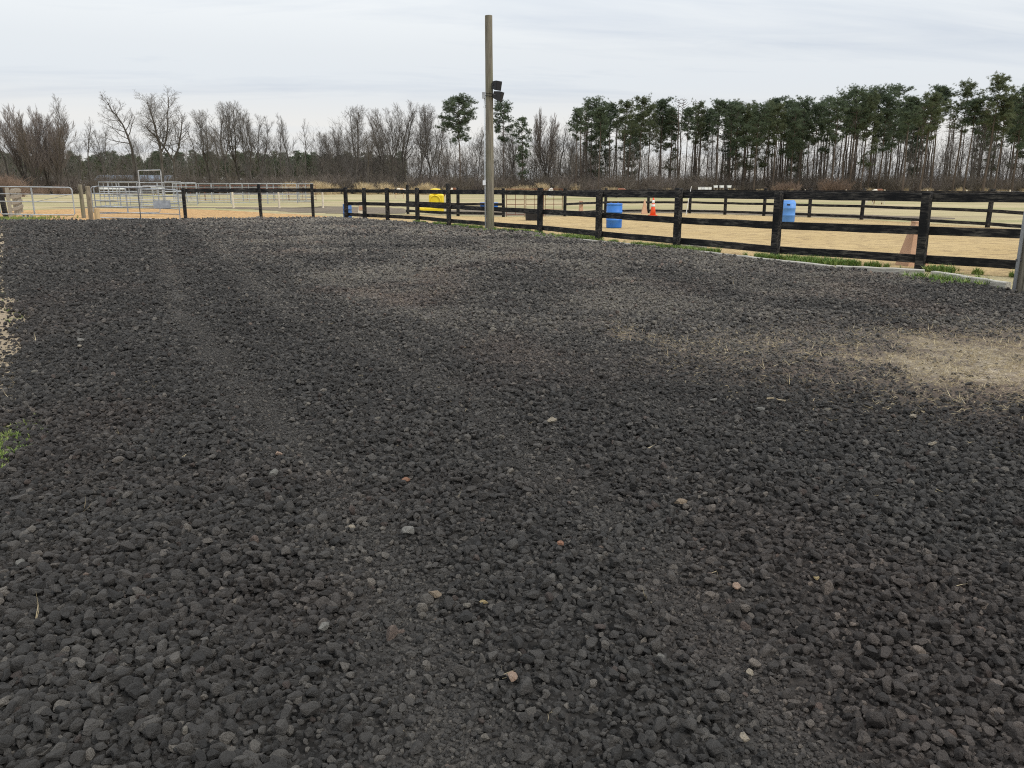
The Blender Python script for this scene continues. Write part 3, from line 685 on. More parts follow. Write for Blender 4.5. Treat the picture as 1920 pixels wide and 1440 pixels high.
def speaker(label, z, L, back, front, tilt, yaw):
    root = thing('loudspeaker', label, 'loudspeaker', (PX+.135, PY-.02, z), yaw, 'loudspeakers on the pole')
    m = Matrix.Rotation(tilt, 3, 'Y'); b, f = back/2, front/2
    def q(*p): return m @ Vector(p)
    B = [(.03, -b, -b), (.03, b, -b), (.03, b, b), (.03, -b, b)]; Fm = [(L*.82, -f, -f), (L*.82, f, -f), (L*.82, f, f), (L*.82, -f, f)]; E = [(L, -f, -f), (L, f, -f), (L, f, f), (L, -f, f)]
    v = [q(*p) for p in B+Fm+E]; fs = [(0, 3, 2, 1)]+[(i, (i+1) % 4, (i+1) % 4+4, i+4) for i in range(4)]+[(i+4, (i+1) % 4+4, (i+1) % 4+8, i+8) for i in range(4)]
    cab = obj('cabinet', MB().add(v, fs), M['black_plastic'], root)
    g = f*.93; obj('grille', MB().add([q(L-.012, -f, -f), q(L-.012, f, -f), q(L-.012, f, f), q(L-.012, -f, f), q(L+.006, -g, -g), q(L+.006, g, -g), q(L+.006, g, g), q(L+.006, -g, g)], [(4, 5, 6, 7), (0, 1, 5, 4), (1, 2, 6, 5), (2, 3, 7, 6), (3, 0, 4, 7)]), M['dark_grille'], cab)
    obj('bracket', MB().tube([(-.04, -b*.5, 0), (.02, -b*.9, 0), tuple(q(L*.45, -f*.98, 0))], .012, 6).tube([(-.04, b*.5, 0), (.02, b*.9, 0), tuple(q(L*.45, f*.98, 0))], .012, 6), M['dark_steel'], root)
speaker('lower and larger black horn speaker angled down from the wooden pole', 4.50, .31, .21, .31, R(16), R(-18))
speaker('upper and smaller black horn speaker tight against the wooden pole', 4.80, .24, .22, .30, R(10), R(-35))

# ------------------------------------------------------------------ pipe gates and panels
def pipe_gate(label, A, B, za, zb, fr, m, r=.022, mids=(.5,), extra=None, top_r=None, droop=0.0):
    """a tubular gate from A to B; fr are rail heights as fractions between bottom and top"""
    root = thing('pipe_gate', label, 'gate', (A[0], A[1], 0)); a = Vector((0, 0)); b = Vector((B[0]-A[0], B[1]-A[1])); d = b.normalized(); Lg = b.length
    def pt(t, f): q = d*(t*Lg); return (q.x, q.y, (za[0]+(za[1]-za[0])*f)*(1-t)+(zb[0]+(zb[1]-zb[0])*f)*t)
    c = .15/Lg; ch = .15/(za[1]-za[0]); frame = [pt(0, ch)]+[pt(c*(1-math.cos(k)), 1-ch*(1-math.sin(k))) for k in np.linspace(0, math.pi/2, 6)]+[pt(1-c*(1-math.sin(k)), 1-ch*(1-math.cos(k))) for k in np.linspace(0, math.pi/2, 6)]
    frame += [pt(1, ch*.5), pt(1-c*.4, 0), pt(c*.4, 0), pt(0, ch*.5), pt(0, ch)]
    obj('frame', MB().tube(frame, top_r or r*1.25, 8), m, root, smooth=True)
    for f in fr: obj('rail', MB().tube([pt(.002, f), pt(.5, f), pt(.998, f)], r, 8), m, root, smooth=True)
    for t in mids: obj('brace', MB().tube([pt(t, 0), pt(t, 1)], r*1.1, 6), m if len(mids) > 1 else M['dark_steel'], root, smooth=True)
    if extra: extra(root, pt)
    return root
def plate(root, pt):
    a = Vector(pt(.70, .48)); b = Vector(pt(.90, .48)); d = (b-a); c = (a+b)/2+Vector((0, -.05, .02)); ang = math.atan2(d.y, d.x)
    obj('sign_plate', MB().box((0, 0, 0), (.74, .012, .36)), M['sign_metal'], root, tuple(c), (0, 0, ang))
pipe_gate('long galvanised six bar gate with a small grey plate, sagging at its free end', (-18.62, 36.6), (-15.22, 37.4), (.15, 1.52), (.03, 1.36), [.18, .36, .54, .77], M['galvanised'], .02, (.52,), plate)
def diag(root, pt): obj('diagonal', MB().tube([pt(.45, .45), pt(.98, .75)], .012, 6), M['galvanised'], root)
pipe_gate('white pipe gate swung open beside the weathered posts', (-24.55, 39.2), (-21.2, 39.6), (.22, 1.50), (.16, 1.46), [.47, .74], M['white_pipe'], .02, (.45, .46), diag, .03)
pipe_gate('grey pipe gate standing behind the pair of round gate posts', (-20.8, 40.6), (-18.3, 42.5), (.2, 1.5), (.2, 1.5), [.25, .5, .75], M['galvanised'], .02, (.5, .51))
def round_post(label, x, y, h, r, m, lean=(0, 0), name='gate_post'):
    o = obj(name, MB().lathe([(r*1.05, -.2), (r*1.03, h*.3), (r, h*.7), (r*.97, h-.02), (r*.85, h)], 14), m); o.location = (x, y, 0); o.rotation_euler = (*lean, random.random()*6); return tag(o, label, 'post')
round_post('tall round weathered gate post hinging the long galvanised gate', -19.05, 36.9, 1.52, .095, M['post_wood'], (0, .01))
round_post('short new yellow timber stub beside the tall gate post', -18.55, 36.5, .58, .11, M['new_wood'], name='timber_stub')
round_post('thick mossy grey post at the left end of the yard', -23.65, 37.4, 1.42, .14, M['post_wood'], (0, -.03))
round_post('slim brown post leaning behind the thick mossy post', -24.2, 38.4, 1.52, .08, M['post_wood'], (.02, -.05))
round_post('dark round post beyond the open white gate', -21.05, 40.1, 1.6, .09, M['pole_wood'], (0, .02))
o = obj('gate_post', post_mesh(.2, 1.45, M['black_paint']), None, None, (-24.75, 39.9, 0), (0, -.06, .3)); tag(o, 'square black post hinging the open white gate', 'post')
WF = [(-25.3, 41.2), (-26.6, 43.8), (-28.0, 46.4), (-29.4, 49.0)]
board_fence('grey unpainted plank fence running away from the open white gate', WF, [1.45, 1.4, 1.42, 1.4], .16, [1.28, .98, .68, .38], .16, M['grey_wood'], side=1)

def corral_panel(label, A, B, h, m, nr=5, group=None, z0=.12, r=.024):
    root = thing('corral_panel', label, 'corral panel', (A[0], A[1], 0), math.atan2(B[1]-A[1], B[0]-A[0]), group); Lp = math.hypot(B[0]-A[0], B[1]-A[1])-.06
    for x in (.0, Lp): obj('leg', MB().tube([(x, 0, 0), (x, 0, h)], r*1.1, 6), m, root, smooth=True)
    for k in range(nr+1):
        z = z0+(h-z0)*k/nr; obj('rail', MB().tube([(0, 0, z), (Lp, 0, z)], r*(1.25 if k == nr else 1), 6), m, root, smooth=True)
    obj('brace', MB().tube([(Lp/2, 0, z0), (Lp/2, 0, h)], r*.9, 6), m, root, smooth=True)
    return root
# round pen
cx, cy, rad, k = col_at(462, 80), 80.0, 6.6, 13
ang = [2*math.pi*i/k for i in range(k)]
for i in range(k):
    a = (cx+rad*math.cos(ang[i]), cy+rad*math.sin(ang[i])); b = (cx+rad*math.cos(ang[(i+1) % k]), cy+rad*math.sin(ang[(i+1) % k]))
    corral_panel('galvanised pipe panel in the ring of the round pen', a, b, 1.78, M['white_pipe'] if i % 3 else M['galvanised'], 5, 'panels of the round pen')
# square pen with an arched gateway
SP = [(col_at(190, 60), 60.0), (col_at(228, 59), 59.0), (col_at(265, 58.2), 58.2), None, (col_at(312, 58.4), 58.4), (col_at(345, 59.5), 59.5)]
pen = [(SP[0], SP[1]), (SP[1], SP[2]), (SP[4], SP[5]), (SP[0], (SP[0][0]-.8, 63.0)), ((SP[0][0]-.8, 63.0), (SP[0][0]-1.6, 66.0)), ((SP[0][0]-1.6, 66.0), (SP[0][0]+1.6, 66.3)), ((SP[0][0]+1.6, 66.3), (SP[0][0]+4.6, 66.6))]
for a, b in pen: corral_panel('galvanised pipe panel of the square pen beside the tall arch', a, b, 1.82, M['white_pipe'], 5, 'panels of the square pen')
ar = thing('arch_frame', 'tall white pipe arch over the gateway of the square pen', 'arch', (SP[2][0], SP[2][1], 0)); w = SP[4][0]-SP[2][0]
for x in (.06, w-.06): obj('upright', MB().tube([(x, 0, 0), (x, 0, 2.60)], .042, 8), M['white_pipe'], ar, smooth=True)
obj('crossbar', MB().tube([(.06, 0, 2.60), (w-.06, 0, 2.63)], .036, 8), M['white_pipe'], ar, smooth=True)
pipe_gate('white ladder gate closing the arch of the square pen', (SP[2][0]+.12, 58.3), (SP[4][0]-.12, 58.5), (.25, 1.55), (.25, 1.55), [.2, .4, .6, .8], M['white_pipe'], .02, (.5, .51))
for i in range(5):
    x = col_at(318, 86)+i*2.9; corral_panel('rusty red pipe panel standing behind the pens', (x, 88+.4*i), (x+2.9, 88.4+.4*i), 1.6, M['rust'], 5, 'rusty panels behind the pens')
# rusty pipe gates across the arena end
for i, (pa, pb) in enumerate(((950, 985), (986, 1021), (1022, 1056))):
    corral_panel('rusty pipe panel between the two black fences at the arena end', (col_at(pa, 41.7+.2*i), 41.7+.2*i), (col_at(pb, 41.9+.2*i), 41.9+.2*i), 1.38, M['rust'], 5, 'rusty panels at the arena end', .12, .016)
# wooden posts in front of the pens
pf = thing('wire_fence', 'pale wooden posts with slack wire before the round pen', 'fence', (col_at(438, 58), 58, 0))
wx = [(col_at(438, 58)-col_at(438, 58), 0), (col_at(524, 58.5)-col_at(438, 58), .5), (col_at(606, 59)-col_at(438, 58), 1.0)]
for x, y in wx: obj('post', MB().lathe([(.075, -.2), (.072, .6), (.068, 1.18), (.055, 1.22)], 10), M['cream_board'], pf, (x, y, 0))
for z in (.45, .8, 1.1): obj('wire', MB().tube([(wx[0][0], wx[0][1], z), ((wx[0][0]+wx[1][0])/2, .25, z-.03), (wx[1][0], wx[1][1], z), (wx[2][0], wx[2][1], z-.02)], .004, 4), M['galvanised'], pf)
# pale field fence along the right side
ff = thing('wire_fence', 'line of small pale posts across the field before the pine wood', 'fence', (20, 108, 0))
fp = [(i*4.6-6, -.9*i+random.uniform(-.3, .3)) for i in range(14)]
for x, y in fp: obj('post', MB().lathe([(.09, -.2), (.085, .7), (.08, 1.08), (.05, 1.14)], 8), M['cream_board'], ff, (x, y, 0))
for z in (.5, .95): obj('wire', MB().tube([(x, y, z) for x, y in fp], .006, 4), M['galvanised'], ff)

# ------------------------------------------------------------------ things in and round the arena
def drum(label, loc, m, rz=0.0, lying=False, handle=False, s=1.0):
    root = thing('plastic_drum', label, 'drum', loc, rz)
    if lying: root.rotation_euler = (R(90), 0, rz)
    R0 = .290*s; h = .89*s
    prof = [(.250*s, 0), (.278*s, .015*s), (R0, .05*s), (R0, .27*s), (R0+.012, .285*s), (R0+.012, .305*s), (R0, .32*s), (R0, .56*s), (R0+.012, .575*s), (R0+.012, .595*s), (R0, .61*s), (R0, .80*s), (R0-.012, .835*s), (R0+.008, .845*s), (R0+.008, .875*s), (R0-.01, h)]
    if handle: prof = prof[:-4]+[(R0-.005, .80*s), (R0-.035, .87*s), (R0-.06, .90*s)]
    obj('shell', MB().lathe(prof, 28), m, root, smooth=False).data.polygons.foreach_set('use_smooth', [len(p.vertices) == 4 for p in root.children[0].data.polygons])
    if not handle:
        lid = obj('lid', MB().lathe([(.262*s, h-.012), (.262*s, h-.004), (.25*s, h+.003)], 28), m, root)
        for x in (-.14, .14): obj('bung', MB().lathe([(.035, h), (.035, h+.018), (.028, h+.022)], 12, (x*s, 0, 0)), m, lid)
    else:
        obj('lid', MB().lathe([(R0-.07, .895*s), (R0-.07, .908*s), (R0-.09, .912*s)], 28), m, root)
        b = MB()
        for i in range(6):
            a0 = -math.pi/2+(i-3)*.075; a1 = a0+.075; rr = R0+.004
            b.add([(rr*math.cos(a), rr*math.sin(a), z) for a in (a0, a1) for z in (.70*s, .76*s)], [(0, 2, 3, 1)])
        obj('hand_hole', b, M['black_plastic'], root)
    return root
drum('bright blue upright plastic drum standing on the arena sand', (col_at(1151, 30.3), 30.3, .006), M['blue_plastic'], .3)
drum('paler blue drum with a dark hand hole standing by a fence post', (col_at(1476, 35.2), 35.2, .006), M['faded_blue'], -.33, handle=True, s=1.02)
drum('dark blue drum standing behind the corner post of the fence', (col_at(652, 40.6), 40.6, .006), M['navy_plastic'], 0, s=.74)
def marker(label, loc, h, wb, wt, m, rz=0.0, pm=None):
    root = thing('arena_marker', label, 'marker', loc, rz, 'arena markers'); a, b = wb/2, wt/2
    obj('body', MB().add([(-a, -a, 0), (a, -a, 0), (a, a, 0), (-a, a, 0), (-b, -b, h), (b, -b, h), (b, b, h), (-b, b, h)], [(3, 2, 1, 0), (4, 5, 6, 7), (0, 1, 5, 4), (1, 2, 6, 5), (2, 3, 7, 6), (3, 0, 4, 7)]), m, root)
    obj('cap', MB().box((0, 0, h+.012), (wt+.02, wt+.02, .024)), m, root)
    if pm:
        f = .62; yy = -(a+(b-a)*f)-.008; obj('panel', MB().box((0, 0, 0), (wt*1.0, .01, h*.24)), pm, root, (0, yy, h*f), (math.atan2(a-b, h)*-1, 0, 0))
    return root
marker('tan tapered marker standing behind a fence post near the timbers', (col_at(1710, 15.75), 15.75, .006), .82, .44, .14, M['tan_board'], .12)
marker('cream tapered marker with a square panel beside the dark blue drum', (col_at(678, 39.6), 39.6, .006), .78, .38, .22, M['cream_board'], .2, M['tan_board'])
marker('narrow pale marker beside the orange cone', (col_at(1208, 45.6), 45.6, .006), .78, .34, .06, M['tan_board'], 0)
marker('stubby tan marker beyond the rusty panels', (col_at(1089, 44.2), 44.2, .006), .72, .22, .14, M['tan_board'], .3)
cn = thing('traffic_cone', 'orange traffic cone with white bands on the arena sand', 'cone', (col_at(1224, 43.4), 43.4, .006))
obj('base', MB().box((0, 0, .02), (.42, .42, .04)), M['orange_plastic'], cn)
cone_body = obj('body', MB().lathe([(.155, .04), (.112, .36), (.040, .90), (.030, .92)], 20), M['orange_plastic'], cn, smooth=True)
for z0, z1 in ((.46, .58), (.64, .80)):
    rz_ = lambda z: .112+(z-.36)*(.040-.112)/.54+.004
    obj('band', MB().lathe([(rz_(z0), z0), (rz_(z1), z1)], 20), M['white_plastic'], cone_body, smooth=True)
o = obj('white_stick', MB().tube([(0, 0, 0), (.10, 0, .8), (.22, .02, 1.52)], [.018, .017, .015], 8, True), M['white_plastic'], None, (col_at(1286, 43.8), 43.8, 0)); tag(o, 'thin white stick leaning up beside the far black rails', 'stick')
# black mounting box
bx = thing('black_tub', 'black open plastic tub on the sand by the fence', 'tub', (col_at(1001, 37.2), 37.2, .006), .05)
a, b, h, e = (.36, .26), (.40, .30), .40, .025
obj('body', MB().add([(-a[0], -a[1], 0), (a[0], -a[1], 0), (a[0], a[1], 0), (-a[0], a[1], 0), (-b[0], -b[1], h), (b[0], -b[1], h), (b[0], b[1], h), (-b[0], b[1], h),
    (-b[0]+e, -b[1]+e, h), (b[0]-e, -b[1]+e, h), (b[0]-e, b[1]-e, h), (-b[0]+e, b[1]-e, h), (-a[0]+e, -a[1]+e, .03), (a[0]-e, -a[1]+e, .03), (a[0]-e, a[1]-e, .03), (-a[0]+e, a[1]-e, .03)],
    [(3, 2, 1, 0), (0, 1, 5, 4), (1, 2, 6, 5), (2, 3, 7, 6), (3, 0, 4, 7), (4, 5, 9, 8), (5, 6, 10, 9), (6, 7, 11, 10), (7, 4, 8, 11), (8, 9, 13, 12), (9, 10, 14, 13), (10, 11, 15, 14), (11, 8, 12, 15), (12, 13, 14, 15)]), M['black_plastic'], bx)
for s_ in (-1, 1): obj('handle', MB().tube([(s_*.40, -.08, h-.06), (s_*.45, -.08, h-.05), (s_*.45, .08, h-.05), (s_*.40, .08, h-.06)], .012, 6), M['sign_metal'], bx)
# blue stock tank
st = thing('stock_tank', 'low blue oval water tank behind the wooden pole', 'water tank', (col_at(917, 53), 53, 0)); v = []; f = []; n = 28
for rx, ry, z in ((.52, .30, 0), (.56, .33, .18), (.57, .34, .24), (.60, .36, .48), (.56, .32, .48), (.50, .27, .06)):
    for j in range(n): t = 2*math.pi*j/n; v.append((rx*math.cos(t)*1.0, ry*math.sin(t), z))
for i in range(5):
    for j in range(n): f.append((i*n+j, i*n+(j+1) % n, (i+1)*n+(j+1) % n, (i+1)*n+j))
f.append(tuple(5*n+j for j in range(n))); obj('shell', MB().add(v, f), M['blue_plastic'], st, smooth=False)
obj('water', MB().lathe([(.01, .36), (.012, .361)], 12), M['dark_steel'], st).scale = (38, 20, 1)
obj('rim', MB().tube([(.585*math.cos(t), .345*math.sin(t), .485) for t in np.linspace(0, 2*math.pi, 29)], .02, 6), M['blue_plastic'], st, smooth=True)
# yellow moulded block: flat sled with a domed upright at one end
YX, YY = col_at(808, 49.5), 49.5
yb = thing('yellow_block', 'bright yellow moulded plastic block with a domed upright on a flat base', 'block', (YX, YY, 0))
def rounded(bx0, bx1, by, z0, z1, ch):
    v = []; lay = ((z0, ch), (z0+ch, 0), (z1-ch, 0), (z1, ch))
    for z, c in lay:
        x0, x1, y = bx0+c, bx1-c, by-c; k = ch
        v += [(x0+k, -y, z), (x1-k, -y, z), (x1, -y+k, z), (x1, y-k, z), (x1-k, y, z), (x0+k, y, z), (x0, y-k, z), (x0, -y+k, z)]
    f = [tuple(range(7, -1, -1)), tuple(24+j for j in range(8))]
    for i in range(3):
        for j in range(8): f.append((i*8+j, i*8+(j+1) % 8, (i+1)*8+(j+1) % 8, (i+1)*8+j))
    return MB().add(v, f)
obj('base', rounded(-.76, .78, .40, 0, .28, .05), M['yellow_plastic'], yb)
obj('body', rounded(-.08, .80, .34, .26, 1.08, .09), M['yellow_plastic'], yb)
obj('dome', MB().lathe([(.31, 1.03), (.31, 1.22), (.34, 1.24), (.34, 1.30), (.27, 1.37), (.10, 1.40)], 24, (.30, 0, 0)), M['yellow_plastic'], yb, smooth=True)
obj('moulded_arch', MB().tube([(.30+.33*math.cos(t)*1.0, -.355, .62+.36*math.sin(t)) for t in np.linspace(0, math.pi, 14)], .03, 6), M['yellow_plastic'], yb, smooth=True)
for x in (-.55, -.28): obj('rib', MB().tube([(x, -.405, .06), (x, -.395, .24)], .025, 6), M['yellow_plastic'], yb, smooth=True)
# concrete block at the open gate
cb_ = MB(); 
for x in (-.195, -.0, .195): cb_.box((x, 0, .095), (.045 if x else .04, .19, .19))
for y in (-.085, .085): cb_.box((0, y, .095), (.345, .03, .186))
tag(obj('concrete_block', cb_, M['concrete'], None, (col_at(54, 40.0), 40.0, .012), (R(90), 0, .1)), 'grey hollow concrete block on the grass under the open gate', 'block').location.z = .10

# pale stones on the dark gravel
PB = [(.25, 4.83, .055, 'c', 'largest cream coloured stone near the middle of the gravel'), (-.44, 3.15, .062, 'w', 'flat pale grey stone on the edge of the wheel track'), (-.28, 2.62, .046, 't', 'smooth round tan pebble in the wheel track'), (0.0, 2.1, .034, 'p', 'small peach pebble near the stones by the track end'),
      (-.54, 3.83, .040, 'o', 'orange brick coloured chip above the flat grey stone'), (-1.29, 4.2, .044, 'p', None), (-1.23, 3.88, .048, 'w', None), (-.7, 3.23, .032, 'c', None), (-.64, 2.42, .046, 'w', 'white streaked chip with a dark side'), (-.1, 2.54, .026, 'y', None), (.78, 3.47, .055, 't', None),
      (.83, 2.69, .044, 'p', None), (.63, 1.87, .036, 'c', None), (.73, 2.17, .026, 'c', None), (2.4, 4.34, .044, 'c', None), (2.57, 4.92, .042, 'c', None), (-4.13, 7.52, .072, 'w', 'big pale stone on the gravel beside the bare earth bank'), (-4.0, 7.25, .05, 'c', None), (.2, 3.05, .034, 'o', None), (1.14, 2.73, .028, 'y', None), (-1.95, 2.9, .04, 'w', None), (1.65, 5.1, .05, 'w', None), (1.4, 5.35, .045, 'w', None), (.47, 2.24, .03, 'w', None)]
PM = {}
for kx, ca, cb2 in (('c', (.50, .42, .31), (.62, .55, .44)), ('w', (.26, .25, .225), (.37, .355, .32)), ('t', (.36, .27, .19), (.46, .37, .27)), ('p', (.50, .33, .23), (.58, .43, .33)), ('o', (.42, .20, .12), (.52, .30, .20)), ('y', (.55, .40, .19), (.62, .50, .28))):
    PM[kx] = simple('pebble_'+kx, ca, cb2, 3, .85, .25, bump=.05)
NM = {'c': 'cream pebble lying singly on the dark gravel', 'w': 'pale grey chip lying singly on the dark gravel', 'p': 'pinkish pebble lying singly on the dark gravel', 'o': 'rust orange pebble lying singly on the dark gravel', 'y': 'tiny yellow pebble lying singly on the dark gravel', 't': 'long tan stone lying on the dark gravel'}
for i, (x, y, s, kx, lb) in enumerate(PB):
    me = stone_mesh(200+i, 3); me.materials.clear(); me.materials.append(PM[kx]); o = obj('pebble', me, None)
    o.location = (x, y, float(lot_z(x, y))+s*.28+.014); o.scale = (s, s*.85, s*.65); o.rotation_euler = (random.uniform(-.3, .3), random.uniform(-.3, .3), random.random()*6)
    tag(o, lb or NM[kx], 'pebble', None if lb else {'c': 'cream pebbles', 'w': 'grey chips', 'p': 'pink pebbles', 'o': 'orange pebbles', 'y': 'yellow pebbles', 't': 'tan stones'}[kx])
x, y = 1.75, 5.30; z = float(lot_z(x, y))+.035
tag(obj('twig', MB().tube([(0, 0, 0), (.035, -.02, .008), (.07, -.05, .004), (.10, -.08, .008)], [.006, .005, .004, .003], 6, True), M['straw_twig'] if 'straw_twig' in M else simple('straw_twig', (.34, .27, .17), (.48, .39, .26), 8), None, (x, y, z)), 'short pale twig lying on the dark gravel', 'twig')

# ------------------------------------------------------------------ horses in the field
def horse_mesh(head_down=True):
    J = [((0, 0, 1.16), .27, .30), ((.38, 0, 1.14), .25, .29), ((.62, 0, 1.17), .19, .24), ((-.35, 0, 1.18), .26, .30), ((-.62, 0, 1.14), .21, .26)]
    E_ = [(0, 1), (1, 2), (0, 3), (3, 4)]
    def chain(root, pts):
        prev = root
        for p, rx, ry in pts:
            J.append((p, rx, ry)); E_.append((prev, len(J)-1)); prev = len(J)-1
        return prev
    if head_down: n = chain(2, [((.84, 0, 1.06), .15, .19), ((1.06, 0, .80), .11, .15), ((1.20, 0, .55), .095, .125), ((1.22, 0, .42), .10, .115), ((1.33, 0, .22), .075, .085), ((1.36, 0, .13), .06, .065)])
    else: n = chain(2, [((.82, 0, 1.32), .15, .19), ((1.0, 0, 1.55), .11, .15), ((1.10, 0, 1.70), .095, .12), ((1.20, 0, 1.72), .10, .11), ((1.42, 0, 1.55), .075, .08), ((1.50, 0, 1.48), .06, .065)])
    for s in (-1, 1):
        chain(1, [((.50, s*.13, .86), .10, .13), ((.50+.03*s, s*.13, .52), .055, .062), ((.50+.03*s, s*.13, .28), .04, .042), ((.52+.03*s, s*.13, .09), .045, .048), ((.54+.03*s, s*.13, .02), .055, .058)])
        chain(4, [((-.60, s*.14, .86), .12, .17), ((-.52, s*.14, .66), .085, .11), ((-.68, s*.14, .45), .052, .06), ((-.65, s*.14, .24), .04, .042), ((-.64, s*.14, .08), .046, .05), ((-.61, s*.14, .02), .055, .06)])
    me = bpy.data.meshes.new('horse'); me.from_pydata([j[0] for j in J], E_, []); me.update(); o = bpy.data.objects.new('horse_tmp', me); C.objects.link(o)
    sk = o.modifiers.new('skin', 'SKIN'); o.modifiers.new('sub', 'SUBSURF').levels = 2
    for i, d in enumerate(me.skin_vertices[0].data): d.radius = (J[i][1], J[i][2]); d.use_root = (i == 0)
    dg = bpy.context.evaluated_depsgraph_get(); m2 = bpy.data.meshes.new_from_object(o.evaluated_get(dg)); bpy.data.objects.remove(o); m2.polygons.foreach_set('use_smooth', [True]*len(m2.polygons)); return m2
HM = {True: horse_mesh(True), False: horse_mesh(False)}
def coat(name, a, b, thr, sc_=1.7):
    def f(t):
        v = t.coord('Object', (1, .6, .8)); x = t.noise(v, sc_, 2, .4); t.set(t.mix(t.rng(x, thr-.012, thr+.012), a, b), .7, .25)
    return mat(name, f)
coats = {'paint': coat('paint_coat', (.62, .56, .46), (.16, .060, .025), .49), 'white': coat('white_coat', (.68, .66, .60), (.55, .52, .46), .5), 'chestnut': coat('chestnut_coat', (.20, .075, .04), (.55, .48, .40), .60), 'buck': coat('buckskin_coat', (.46, .31, .17), (.62, .55, .44), .56)}
hair = {'dark': simple('dark_hair', (.02, .016, .014), (.05, .04, .03), 6), 'pale': simple('pale_hair', (.45, .40, .32), (.60, .55, .46), 6)}
def horse(label, x, y, s, rz, cname, hd, hname):
    root = thing('horse', label, 'horse', (x, y, 0), rz); root.scale = (s, s, s)
    me = HM[hd].copy(); me.materials.clear(); me.materials.append(coats[cname]); obj('body', me, None, root)
    t = MB()
    for k in range(9):
        a = random.uniform(-.05, .05); t.tube([(-.80, a*.5, 1.20), (-.90, a, 1.05), (-.93, a*1.4, .75), (-.92, a*1.6, .45)], [.03, .04, .035, .008], 5)
    obj('tail', t, hair[hname], root)
    ln = [(.66, 1.42), (.86, 1.26), (1.05, .98), (1.20, .68)] if hd else [(.66, 1.44), (.78, 1.55), (.92, 1.70), (1.06, 1.84)]
    mn = MB()
    for k in range(14):
        q = k/13*2.999; i = int(q); u_ = q-i; px_ = ln[i][0]*(1-u_)+ln[i+1][0]*u_; pz = ln[i][1]*(1-u_)+ln[i+1][1]*u_
        mn.tube([(px_, 0, pz-.04), (px_-.02, -.07, pz-.06), (px_+.0, -.13, pz-.20)], [.025, .03, .008], 4)
    obj('mane', mn, hair[hname], root)
    ex, ez = (1.20, .60) if hd else (1.12, 1.80)
    for s_ in (-1, 1): obj('ear', MB().tube([(ex, s_*.06, ez), (ex-.02 if not hd else ex-.08, s_*.08, ez+.10)], [.03, .006], 6), coats[cname], root)
    return root
horse('grazing white and brown patched horse beyond the arena', col_at(1645, 70), 70, .92, R(200), 'paint', True, 'dark')
horse('white horse grazing far off behind the rusty panels', col_at(1033, 118), 118, .92, R(250), 'white', True, 'pale')
horse('chestnut horse with pale patches grazing near the woods', col_at(1163, 112), 112, .92, R(10), 'chestnut', True, 'dark')
horse('tan horse grazing far behind the yellow block', col_at(750, 108), 108, .92, R(20), 'buck', True, 'pale')
horse('pale patched horse grazing beyond the tall fence post', col_at(850, 106), 106, .95, R(185), 'paint', True, 'pale')

# ------------------------------------------------------------------ buildings and boxes far off
br = thing('barn', 'long pale blue grey metal barn seen through bare trees', 'barn', (col_at(258, 270), 270, 0), R(4))
Lb, Wb, hb, hr = 23.0, 9.0, 3.4, 5.0
obj('wall', MB().add([(-Lb/2, -Wb/2, 0), (Lb/2, -Wb/2, 0), (Lb/2, Wb/2, 0), (-Lb/2, Wb/2, 0), (-Lb/2, -Wb/2, hb), (Lb/2, -Wb/2, hb), (Lb/2, Wb/2, hb), (-Lb/2, Wb/2, hb), (-Lb/2, 0, hr), (Lb/2, 0, hr)],
    [(0, 1, 5, 4), (2, 3, 7, 6), (3, 0, 4, 8, 7), (1, 2, 6, 9, 5)]), M['barn_metal'], br)
for s_ in (-1, 1): obj('roof', MB().add([(-Lb/2-.4, s_*(Wb/2+.5), hb-.16), (Lb/2+.4, s_*(Wb/2+.5), hb-.16), (Lb/2+.4, 0, hr+.06), (-Lb/2-.4, 0, hr+.06), (-Lb/2-.4, s_*(Wb/2+.5), hb-.06), (Lb/2+.4, s_*(Wb/2+.5), hb-.06), (Lb/2+.4, 0, hr+.16), (-Lb/2-.4, 0, hr+.16)], [(0, 1, 2, 3), (4, 5, 6, 7), (0, 1, 5, 4), (0, 3, 7, 4), (1, 2, 6, 5)]), M['barn_roof'], br)
for x in (-7.5, 1.5): obj('door', MB().box((x, -Wb/2-.05, 1.4), (2.6, .1, 2.8)), M['white_plastic'], br)
def hive(px, Y, w, h, label, grp):
    root = thing('white_box', label, 'box', (col_at(px, Y), Y, 0), random.uniform(-.3, .3), grp)
    hs = .42 if h > .8 else h*.2
    for sx in (-1, 1):
        for sy in (-1, 1): obj('leg', MB().box((sx*w*.42, sy*w*.42, (h-hs)/2), (.07, .07, h-hs)), M['post_wood'], root)
    obj('body', MB().box((0, 0, h-hs*.54), (w, w, hs*.92)), M['white_plastic'], root); obj('lid', MB().box((0, 0, h-.03), (w*1.14, w*1.14, .06)), M['white_plastic'], root)
for px in (1311, 1317, 1323, 1330): hive(px, 136+random.uniform(-1, 1), .5, 1.45, 'small white box low at the edge of the pine wood', 'white boxes at the pine wood')
for px in (1341, 1352, 1366): hive(px, 150, .6, 1.75, 'small white box farther back among the pine trunks', 'white boxes among the pine trunks')
for px in (196, 212, 220, 228, 292, 302): hive(px, 132+random.uniform(-3, 3), .9, 1.5, 'pale wrapped box standing in the field behind the pens', 'pale boxes behind the pens')

